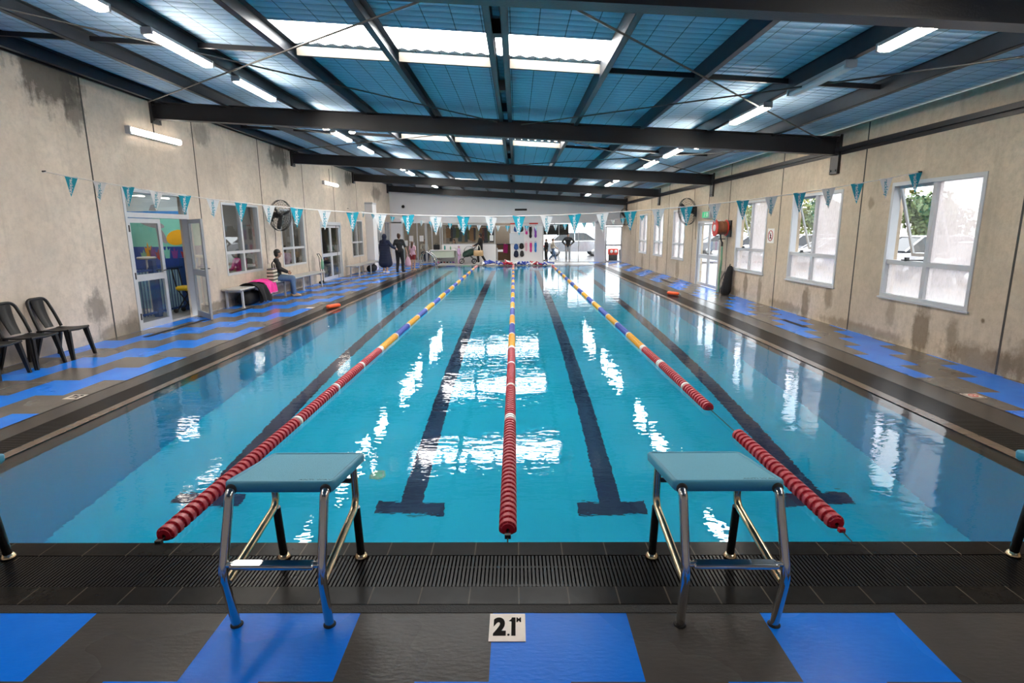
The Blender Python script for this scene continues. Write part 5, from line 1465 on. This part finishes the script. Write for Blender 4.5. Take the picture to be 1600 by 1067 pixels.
# goods behind the shop window (blurred racks)
cl = [(.20, .15, .06), (.10, .13, .05), (.30, .16, .07), (.05, .05, .06), (.25, .20, .12), (.16, .06, .05), (.06, .10, .12), (.35, .28, .18)]
cm = [mat('garment_%s' % n, c, .85, var=.2) for n, c in zip(('brown', 'olive', 'rust', 'black', 'khaki', 'maroon', 'slate', 'sand'), cl)]
rn = random.Random(8)
for r_, (y, z) in enumerate(((32.6, 2.0), (33.4, 2.05))):
    t = thing('clothes_rail', '%s clothes rail behind the wide shop window' % ('front' if r_ == 0 else 'rear'), 'rail', (-2.6, y, 0)); b = MB(); b.tube([(-1.45, 0, z), (1.4, 0, z)], .015, 8); b.build('rail', M_STEEL, t)
    for x in (-1.4, 1.35):
        b = MB(); b.tube([(x, 0, 0), (x, 0, z)], .015, 8); b.box(x-.02, x+.02, -.25, .25, 0, .03); b.build('leg', M_STEEL, t)
    for i in range(16):
        x = -3.9+.165*i+r_*.05; h = rn.uniform(.55, .95); w = rn.uniform(.09, .15); m = cm[rn.randrange(8)]
        g = thing('garment', 'garment hanging on the %s rail behind the shop window' % ('front' if r_ == 0 else 'rear'), 'garment', (x, y, z), rn.uniform(-.3, .3), 'garments on the %s clothes rail' % ('front' if r_ == 0 else 'rear'))
        b = MB(); pts = [(-w*.4, -.08), (-w, -.16), (-w*.8, -h), (w*.8, -h), (w, -.16), (w*.4, -.08)]; b.prism(pts, -.05, .05, 'y'); b.build('cloth', m, g)
        b = MB(); b.tube([(0, 0, .03), (.02, 0, .0), (0, 0, -.09)], .004, 5); b.build('hanger', M_STEEL, g)
t = thing('foyer_counter', 'brown counter in the doorway beside the shop wall', 'counter', (-.60, 34.2, 0)); b = MB(); b.box(-.55, .55, -.3, .3, 0, .92); b.build('body', M_WOOD, t)
b = MB(); b.bbox(-.6, .6, -.34, .34, .92, .96, .02); b.build('counter_top', M_NAVY, t)
t = thing('towel', 'pink towel hung in the doorway beside the shop wall', 'towel', (-.66, 33.82, 0)); b = MB(); b.prism([(-.14, .45), (.12, .42), (.15, .92), (-.10, .98)], -.03, .01, 'y'); b.build('cloth', M_MAG, t)
b = MB(); b.tube([(-.02, 0, .98), (0, .02, 1.02)], .008, 6); b.build('loop', M_WHT, t)
t = thing('barrier', 'short white gate rail at the doorway', 'gate', (-1.0, YF-.06, 0)); b = MB(); b.box(-.05, .25, -.03, .03, .60, .72); b.build('gate_arm', M_WHITE, t)
b = MB(); b.box(-.09, -.04, -.04, .04, 0, .8); b.build('post', M_ALU, t)
def fl_light(x, y, z, label, m=M_TUBEC, rz=0, L=.6):
    t = thing('ceiling_light', label, 'light', (x, y, z), rz); b = MB(); b.box(-L, L, -.09, .09, -.03, 0); b.build('housing', M_ALU, t); b = MB(); b.bbox(-L+.02, L-.02, -.075, .075, -.06, -.03, .015); b.build('diffuser', m, t)
fl_light(-2.8, 33.2, 2.6, 'lit foyer light above the clothes rails'); fl_light(-5.6, 33.2, 2.6, 'lit foyer light in the far left corner'); fl_light(-.5, 34.0, 2.6, 'lit foyer light above the brown counter')

# entrance and outside visitors
person('person in a dark jacket and pale trousers outside the bright entrance, arms akimbo', (2.98, 32.7, -.02), math.radians(170), 1.62, top=M_BLKC, bottom=M_GREYC, hair=M_HAIRD, shoe=M_GREYC, skin=M_SKIN2, vox=.015,
       J={'elL': (-.34, -.04, 1.14), 'wrL': (-.18, .08, .98), 'elR': (.34, -.04, 1.14), 'wrR': (.18, .08, .98)})
person('child in dark clothes standing at the edge of the entrance', (1.75, 33.3, -.02), math.radians(120), 1.28, top=M_BLKC, bottom=M_CHARC, hair=M_HAIRD, shoe=M_BLKC, vox=.016)
person('child in pale top and jeans striding past the entrance', (2.15, 33.4, -.02), math.radians(-80), 1.30, top=M_CREAMC, bottom=M_JEAN, hair=M_HAIRB, shoe=M_WHITE, vox=.016,
       J={'kneeL': (-.09, .17, .50), 'ankL': (-.09, .24, .10), 'kneeR': (.09, .0, .47), 'ankR': (.09, -.28, .14), 'elL': (-.2, -.10, 1.1), 'wrL': (-.21, -.05, .88), 'elR': (.2, .08, 1.1), 'wrR': (.2, .25, .95)})
# things by the far corner door
t = thing('toy_slide', 'orange plastic play frame outside the far corner door', 'toy', (5.05, 32.6, -.02))
b = MB()
for s in (-.12, .12): b.tube([(-.14, s, 0), (-.02, s, .72)], .03, 8); b.tube([(.12, s, 0), (.0, s, .72)], .03, 8)
b.build('frame', M_ORANGE, t); b = MB(); b.bbox(-.13, .13, -.17, .17, .68, .78, .03); b.build('seat', mat('pale_teal_plastic', (.3, .6, .52), .5), t)
t = thing('ride_on_toy', 'red and grey ride-on toy outside the far corner door', 'toy', (5.55, 32.5, -.02))
b = MB(); b.bbox(-.28, .28, -.18, .18, .36, .72, .07); b.build('body', M_REDP, t); b = MB(); b.bbox(-.24, .24, -.16, .16, .0, .36, .03); b.build('base', M_CHARC, t)
for x in (-.12, .12):
    b = MB(); b.lathe([(0, -.185), (.09, -.185), (.09, -.175), (0, -.175)], 'y', (x, 0, .56), 18); b.build('round_badge', M_WHT, t)
t = thing('waste_bin', 'dark grey bin in the far corner beside the ride-on toy', 'bin', (6.05, 32.4, -.02)); b = MB(); b.lathe([(0, 0), (.15, 0), (.18, .58), (.18, .60)], 'z', n=18); b.build('bin_body', M_CHARC, t)
b = MB(); b.lathe([(.19, .60), (.19, .63), (.10, .70), (0, .70)], 'z', n=18); b.build('lid', M_BLACKP, t)

# ------------------------------------------------------------------ cars and planting outside
def car(loc, rz, paint, label, tall=1.0):
    """length along x"""
    t = thing('car', label, 'car', loc, rz, 'parked cars outside')
    W_ = .86
    low = [(-2.1, .32), (-2.15, .55), (-2.08, .80), (-1.75, .90), (-1.0, .95), (1.0, .97), (1.75, .92), (2.05, .80), (2.12, .55), (2.08, .32)]
    b = MB(); n = len(low); secs = [(-W_, .93), (-W_+.08, 1.0), (W_-.08, 1.0), (W_, .93)]; vs = []
    for y, s in secs: vs += [(x*(1 if abs(y) < W_ else .985), y, .60+(z-.60)*s*(tall if z > .6 else 1)) for x, z in low]
    fs = [tuple(range(n))[::-1], tuple(range(3*n, 4*n))]
    for i in range(3):
        for k in range(n): l = (k+1) % n; fs.append((i*n+k, i*n+l, (i+1)*n+l, (i+1)*n+k))
    b.add(vs, fs)
    z1, z2 = .94*tall, 1.42*tall
    b.prism([(-.95, z2-.04), (-.80, z2+.01), (.55, z2+.01), (.75, z2-.04)], -.60, .60, 'y')
    for (xa, xb) in ((-1.55, -.92), (-.02, -.02), (1.45, .72)):
        for s in (-1, 1): b.tube([(xa, s*.80, z1), (xb, s*.61, z2-.02)], .035, 6)
    b.build('car_body', paint, t)
    b = MB(); g = [(-1.52, -.78, z1), (1.42, -.78, z1), (1.42, .78, z1), (-1.52, .78, z1), (-.92, -.58, z2-.03), (.70, -.58, z2-.03), (.70, .58, z2-.03), (-.92, .58, z2-.03)]
    b.add(g, [(0, 3, 2, 1), (4, 5, 6, 7), (0, 1, 5, 4), (1, 2, 6, 5), (2, 3, 7, 6), (3, 0, 4, 7)]); b.build('windows', M_CARGL, t)
    for x in (-1.32, 1.32):
        for s in (-1, 1):
            y = s*(W_-.10); b = MB(); b.lathe([(.0, -.09), (.28, -.10), (.31, -.06), (.31, .06), (.28, .10), (0, .09)], 'y', (x, y, .31), 22); w = b.build('wheel', M_TYRE, t)
            b = MB(); yy = s*.105; b.lathe([(0, yy), (.20, yy*.98), (.20, yy*.8)], 'y', (x, y, .31), 18); b.build('rim', M_RIM, w)
    for x, m in ((-2.12, M_LAMPR), (2.08, M_DIFF)):
        for s in (-1, 1): b = MB(); b.bbox(x-.04, x+.04, s*.66-.14, s*.66+.14, .64, .76, .02); b.build('lamp', m, t)
    b = MB(); b.box(-2.17, -2.13, -.26, .26, .45, .56); b.build('number_plate', M_WHT, t)
    return t
G = -.12
cars = [((15.6, 18.6, G), 180, M_CARG, 'grey car, first parked car outside the nearest window', 1.0), ((15.5, 21.3, G), 180, M_CARW, 'white car seen in the open pane of the nearest window', 1.12), ((15.7, 24.2, G), 182, M_CARB, 'dark blue car beyond the white one in the car park', 1.0),
        ((15.5, 27.2, G), 178, M_CARW, 'white car parked beyond the dark blue one', 1.0), ((15.6, 30.2, G), 180, M_CARS, 'silver car seen through the second window', 1.1), ((15.6, 33.6, G), 181, M_CARW, 'white car parked past the silver one', 1.05),
        ((15.6, 37.0, G), 180, M_CARG, 'grey car seen through the third window', 1.0), ((15.6, 43.0, G), 180, M_CARS, 'silver car at the far end of the parking row', 1.0)]
for l, r, p, lb, tl in cars: car(l, math.radians(r), p, lb, tl)
car((4.0, 39.5, -.02), math.radians(0), M_CARS, 'silver car crossing behind the bright entrance', 1.12)
def shrub(loc, r, h, m, label, seed, n=1500):
    rnd = random.Random(seed); t = thing('tree', label, 'tree', loc, 0, 'trees beyond the car park')
    b = MB(); b.tube([(0, 0, 0), (.05, .03, h*.3), (-.04, .0, h*.6), (.03, 0, h*.85)], [.12, .10, .06, .03], 8)
    for k in range(7): a = k*.9; b.tube([(0, 0, h*(.3+.06*k)), (r*.5*math.cos(a), r*.5*math.sin(a), h*(.5+.05*k))], [.05, .015], 6)
    b.build('trunk', M_BARK, t)
    cl = [(rnd.uniform(-.55, .55)*r, rnd.uniform(-.55, .55)*r, h*rnd.uniform(.35, .85), r*rnd.uniform(.35, .6)) for _ in range(14)]
    b = MB()
    for i in range(n):
        cx, cy_, cz, cr = cl[rnd.randrange(14)]
        d = Vector((rnd.gauss(0, 1), rnd.gauss(0, 1), rnd.gauss(0, 1))).normalized()*cr*rnd.uniform(.6, 1.05)
        p = Vector((cx, cy_, cz))+d; s = rnd.uniform(.10, .20)
        u = Vector((rnd.gauss(0, 1), rnd.gauss(0, 1), rnd.gauss(0, 1))).normalized(); w = u.cross(d.normalized()+Vector((.01, .02, .03))).normalized()
        b.add([p-u*s, p+w*s*.6, p+u*s, p-w*s*.6], [(0, 1, 2, 3)])
    b.build('foliage', m, t)
shrub((20.6, 28.4, G), 1.7, 3.6, M_LEAF2, 'dense round green tree seen in the nearest window', 1, 2600)
shrub((21.5, 24.2, G), 1.2, 3.0, M_LEAF, 'pale green tree at edge of the nearest window', 2)
shrub((21.0, 39.0, G), 1.8, 3.9, M_LEAF2, 'dark green tree seen in the second window', 3, 2200)
shrub((22.3, 36.0, G), 1.8, 4.3, M_LEAF, 'yellow-green tree in the misted pane of the second window', 4, 2200)
shrub((21.5, 50.5, G), 2.2, 4.6, M_LEAF, 'yellow-green tree seen in the third window', 5, 2200)
shrub((22.6, 46.0, G), 2.0, 4.4, M_LEAF, 'pale tree in the misted pane of the third window', 6, 1800)

# ------------------------------------------------------------------ rooms beyond the bench-side wall
# painted sea mural (a flat picture on the wall) with thick painted shapes
YM = 13.195
t = thing('sea_mural', 'painted sea mural with dolphins and fish behind the open double door', 'mural', (-9.0, YM, 0))
def pan(nm, x0, x1, z0, z1, m, y=0): b = MB(); b.box(x0, x1, y-.01, y, z0, z1); b.build(nm, m, t)
M_MS = mat('mural_sky', (.66, .82, .97), .7, var=.35, vscale=1.8); M_MC = mat('mural_sea', (.03, .28, .80), .7, var=.3, vscale=6)
M_MT = mat('mural_teal', (.22, .62, .52), .7, var=.15, vscale=3); M_MB = mat('mural_deep_blue', (.02, .07, .34), .7, var=.5, vscale=3)
M_MG = mat('mural_dolphin_grey', (.34, .33, .36), .7, var=.3, vscale=5); M_MY = mat('mural_yellow', (.86, .46, .015), .7, var=.1)
M_MP = mat('mural_purple', (.20, .05, .26), .7)
pan('painted_sky', -3.2, 1.84, 2.26, 2.74, M_MS); pan('painted_sea_line', -3.2, 1.84, 2.10, 2.26, M_MC); pan('painted_shallows', -3.2, 1.84, 1.45, 2.10, M_MT); pan('painted_seabed', -3.2, 1.84, .92, 1.45, M_MB); pan('painted_pool', -3.2, 1.84, 0, .92, mat('mural_pale_blue', (.30, .50, .62), .7, var=.4, vscale=4))
def shape(nm, pts, m, d=.018):
    b = MB(); b.prism(pts, -d, -.008, 'y'); b.build(nm, m, t)
def blob(cx, cz, rx, rz_, a=0, n=20, f=lambda u: 1.0):
    return [(cx+math.cos(a)*rx*f(u)*math.cos(u)-math.sin(a)*rz_*f(u)*math.sin(u), cz+math.sin(a)*rx*f(u)*math.cos(u)+math.cos(a)*rz_*f(u)*math.sin(u)) for u in [2*PI*i/n for i in range(n)]]
shape('painted_dolphin', blob(.52, 1.98, .30, .085, -.25)+[], M_MG); shape('painted_dolphin', blob(.72, 1.72, .075, .22, .45), M_MG); shape('painted_fin', [(.50, 2.28), (.56, 2.40), (.66, 2.42), (.70, 2.26)], M_MG, .02)
shape('painted_fish', blob(1.08, 1.66, .26, .17, .25), M_MY); shape('painted_fish', [(1.26, 1.70), (1.5, 1.95), (1.5, 1.45)], M_MY, .019)
shape('painted_eye', blob(1.34, 1.79, .055, .07), M_WHT, .024); shape('painted_pupil', blob(1.35, 1.78, .022, .035), M_LETTER, .028)
for cx, h, m in ((.36, .38, M_YEL), (.45, .30, M_MP), (.60, .22, M_REDC), (.80, .30, M_MT), (.98, .26, M_MP), (.25, .2, M_GREEN), (1.2, .24, M_REDC)):
    shape('painted_coral', [(cx-.05, 1.18), (cx-.08, 1.18+h*.7), (cx-.03, 1.18+h*.6), (cx, 1.18+h), (cx+.03, 1.18+h*.6), (cx+.08, 1.18+h*.8), (cx+.05, 1.18)], m, .016)
shape('painted_shell', blob(.62, 1.20, .055, .055), M_LAMPR, .02)
t = thing('pool_fence', 'blue bar fence panel seen through the open double door', 'fence', (-7.72, 11.9, 0))
b = MB(); b.box(-.02, .02, -1.35, 1.05, .98, 1.02); b.box(-.02, .02, -1.35, 1.05, .08, .12); b.build('rail', M_FENCE, t)
for i in range(24): b = MB(); b.tube([(0, -1.3+.1*i, .05), (0, -1.3+.1*i, 1.06)], .009, 8); b.build('fence_bar', M_FENCE, t)
for y in (-1.35, -.05, 1.05): b = MB(); b.box(-.05, .05, y-.06, y+.06, 0, 1.2); b.build('post', M_FENCE, t)
t = thing('banner', 'dark blue upright banner in the mural room', 'banner', (-8.75, 12.4, 0)); b = MB(); b.bbox(-.17, .17, -.03, .03, .05, 1.42, .02); b.build('banner_cloth', M_NAVY, t)
b = MB(); b.box(-.22, .22, -.12, .12, 0, .05); b.build('base', M_STEEL, t)
t = thing('high_stool', 'white high stool in front of the sea mural', 'stool', (-8.42, 12.75, 0)); b = MB(); b.bbox(-.16, .16, -.13, .13, 1.18, 1.24, .03); b.build('seat', M_WHT, t)
b = MB(); b.tube([(0, 0, .03), (0, 0, 1.18)], .025, 10); b.lathe([(0, 0), (.18, 0), (.17, .03), (0, .04)], 'z', n=18); b.build('pedestal', M_WHT, t)
t = thing('cart', 'folded black cart with yellow top behind the open door leaf', 'cart', (-7.45, 12.5, 0)); b = MB()
for s in (-.12, .12): b.tube([(-.2, s, .02), (.16, s, .52)], .013, 8); b.tube([(.2, s, .02), (-.14, s, .55), (-.2, s, .98)], .013, 8)
b.tube([(-.2, -.12, .98), (-.2, .12, .98)], .014, 8); b.build('frame', M_BLACK, t)
b = MB(); b.bbox(-.16, .2, -.16, .16, .50, .60, .05); b.build('seat', mat('yellow_plastic', (.8, .55, .02), .5), t)
for x in (-.2, .2):
    for s in (-.14, .14): b = MB(); b.lathe([(0, s-.012), (.05, s-.012), (.05, s+.012), (0, s+.012)], 'y', (x, 0, .05), 14); b.build('wheel', M_TYRE, t)
fl_light(-7.62, 12.25, 2.75, 'lit tube in the mural room, bench-side of the pair', L=.26); fl_light(-8.40, 12.25, 2.75, 'lit tube in the mural room, deeper of the pair', L=.26); fl_light(-9.8, 10.2, 2.75, 'lit tube in the mural room away from the door')
fl_light(-8.9, 15.2, 2.8, 'lit tube in the viewing room near the first window'); fl_light(-8.9, 19.5, 2.8, 'lit tube in the viewing room middle'); fl_light(-8.9, 25.0, 2.8, 'lit tube in the viewing room far part')
def vstool(x, y, l): stool(x, y, l)
for x, y, rz, a, m1, m2, hl, lb in ((-7.75, 14.35, 90, 0, M_REDC, M_NAVY, 'short', 'person in dark red sitting behind the first bench-side window, left pane'), (-7.75, 15.75, 70, 0, M_MAG, M_NAVY, 'long', 'person in magenta sitting behind the first bench-side window, right pane'),
                                    (-7.8, 19.0, 60, 0, M_LILAC, M_NAVY, 'short', 'person in lilac sitting behind the window with the fan'), (-7.85, 22.2, -90, 0, M_BLUEC, M_NAVY, 'short', 'person in blue sitting behind the closed double door')):
    person(lb, (x, y, 0), math.radians(rz), 1.62, top=m1, bottom=m2, hair=M_HAIRD, hair_len=hl, shoe=M_BLKC, J=SIT, vox=.017)
    vstool(x, y, 'black stool under the '+' '.join(lb.split()[:4])+' in the viewing room')
t = thing('table', 'long pale table in the viewing room', 'table', (-8.7, 17.0, 0)); b = MB(); b.bbox(-.4, .4, -1.6, 1.6, .70, .74, .02); b.build('table_top', M_DIFF, t)
for x in (-.35, .31):
    for y in (-1.5, 1.46): b = MB(); b.box(x, x+.04, y, y+.04, 0, .70); b.build('leg', M_STEEL, t)
t = thing('pot_plant', 'green pot plant inside the far bench-side window', 'plant', (-7.6, 24.9, 0)); b = MB(); b.lathe([(0, 0), (.16, 0), (.22, .42), (.2, .43), (.19, .38), (0, .38)], 'z', n=18); b.build('pot', M_WHT, t)
b = MB(); rr = random.Random(4)
for i in range(160):
    a = rr.uniform(0, 2*PI); l = rr.uniform(.5, 1.5); r_ = rr.uniform(.1, .5)
    p = Vector((.05*math.cos(a), .05*math.sin(a), .4)); q = Vector((r_*math.cos(a), r_*math.sin(a), .4+l)); w = Vector((-math.sin(a), math.cos(a), 0))*.05
    b.add([q-(q-p)*.25, q-(q-p)*.1+w, q, q-(q-p)*.1-w], [(0, 1, 2, 3)])
    if i < 20: b.tube([p, q], .006, 5)
b.build('foliage', M_LEAF, t)
t = thing('dive_ring', 'small pale green disc lying on the pool floor past the left block', 'pool toy', (-1.53, 5.69, zb(5.69)+.004))
b = MB(); b.lathe([(0, 0), (.075, 0), (.085, .008), (.075, .018), (0, .020)], 'z', n=24); b.build('disc', mat('pale_green_plastic', (.35, .75, .50), .5), t)
b = MB(); b.tube([(.06*math.cos(a*PI/10), .06*math.sin(a*PI/10), .02) for a in range(20)], .006, 6, closed=True); b.build('rim', M_WHT, t)
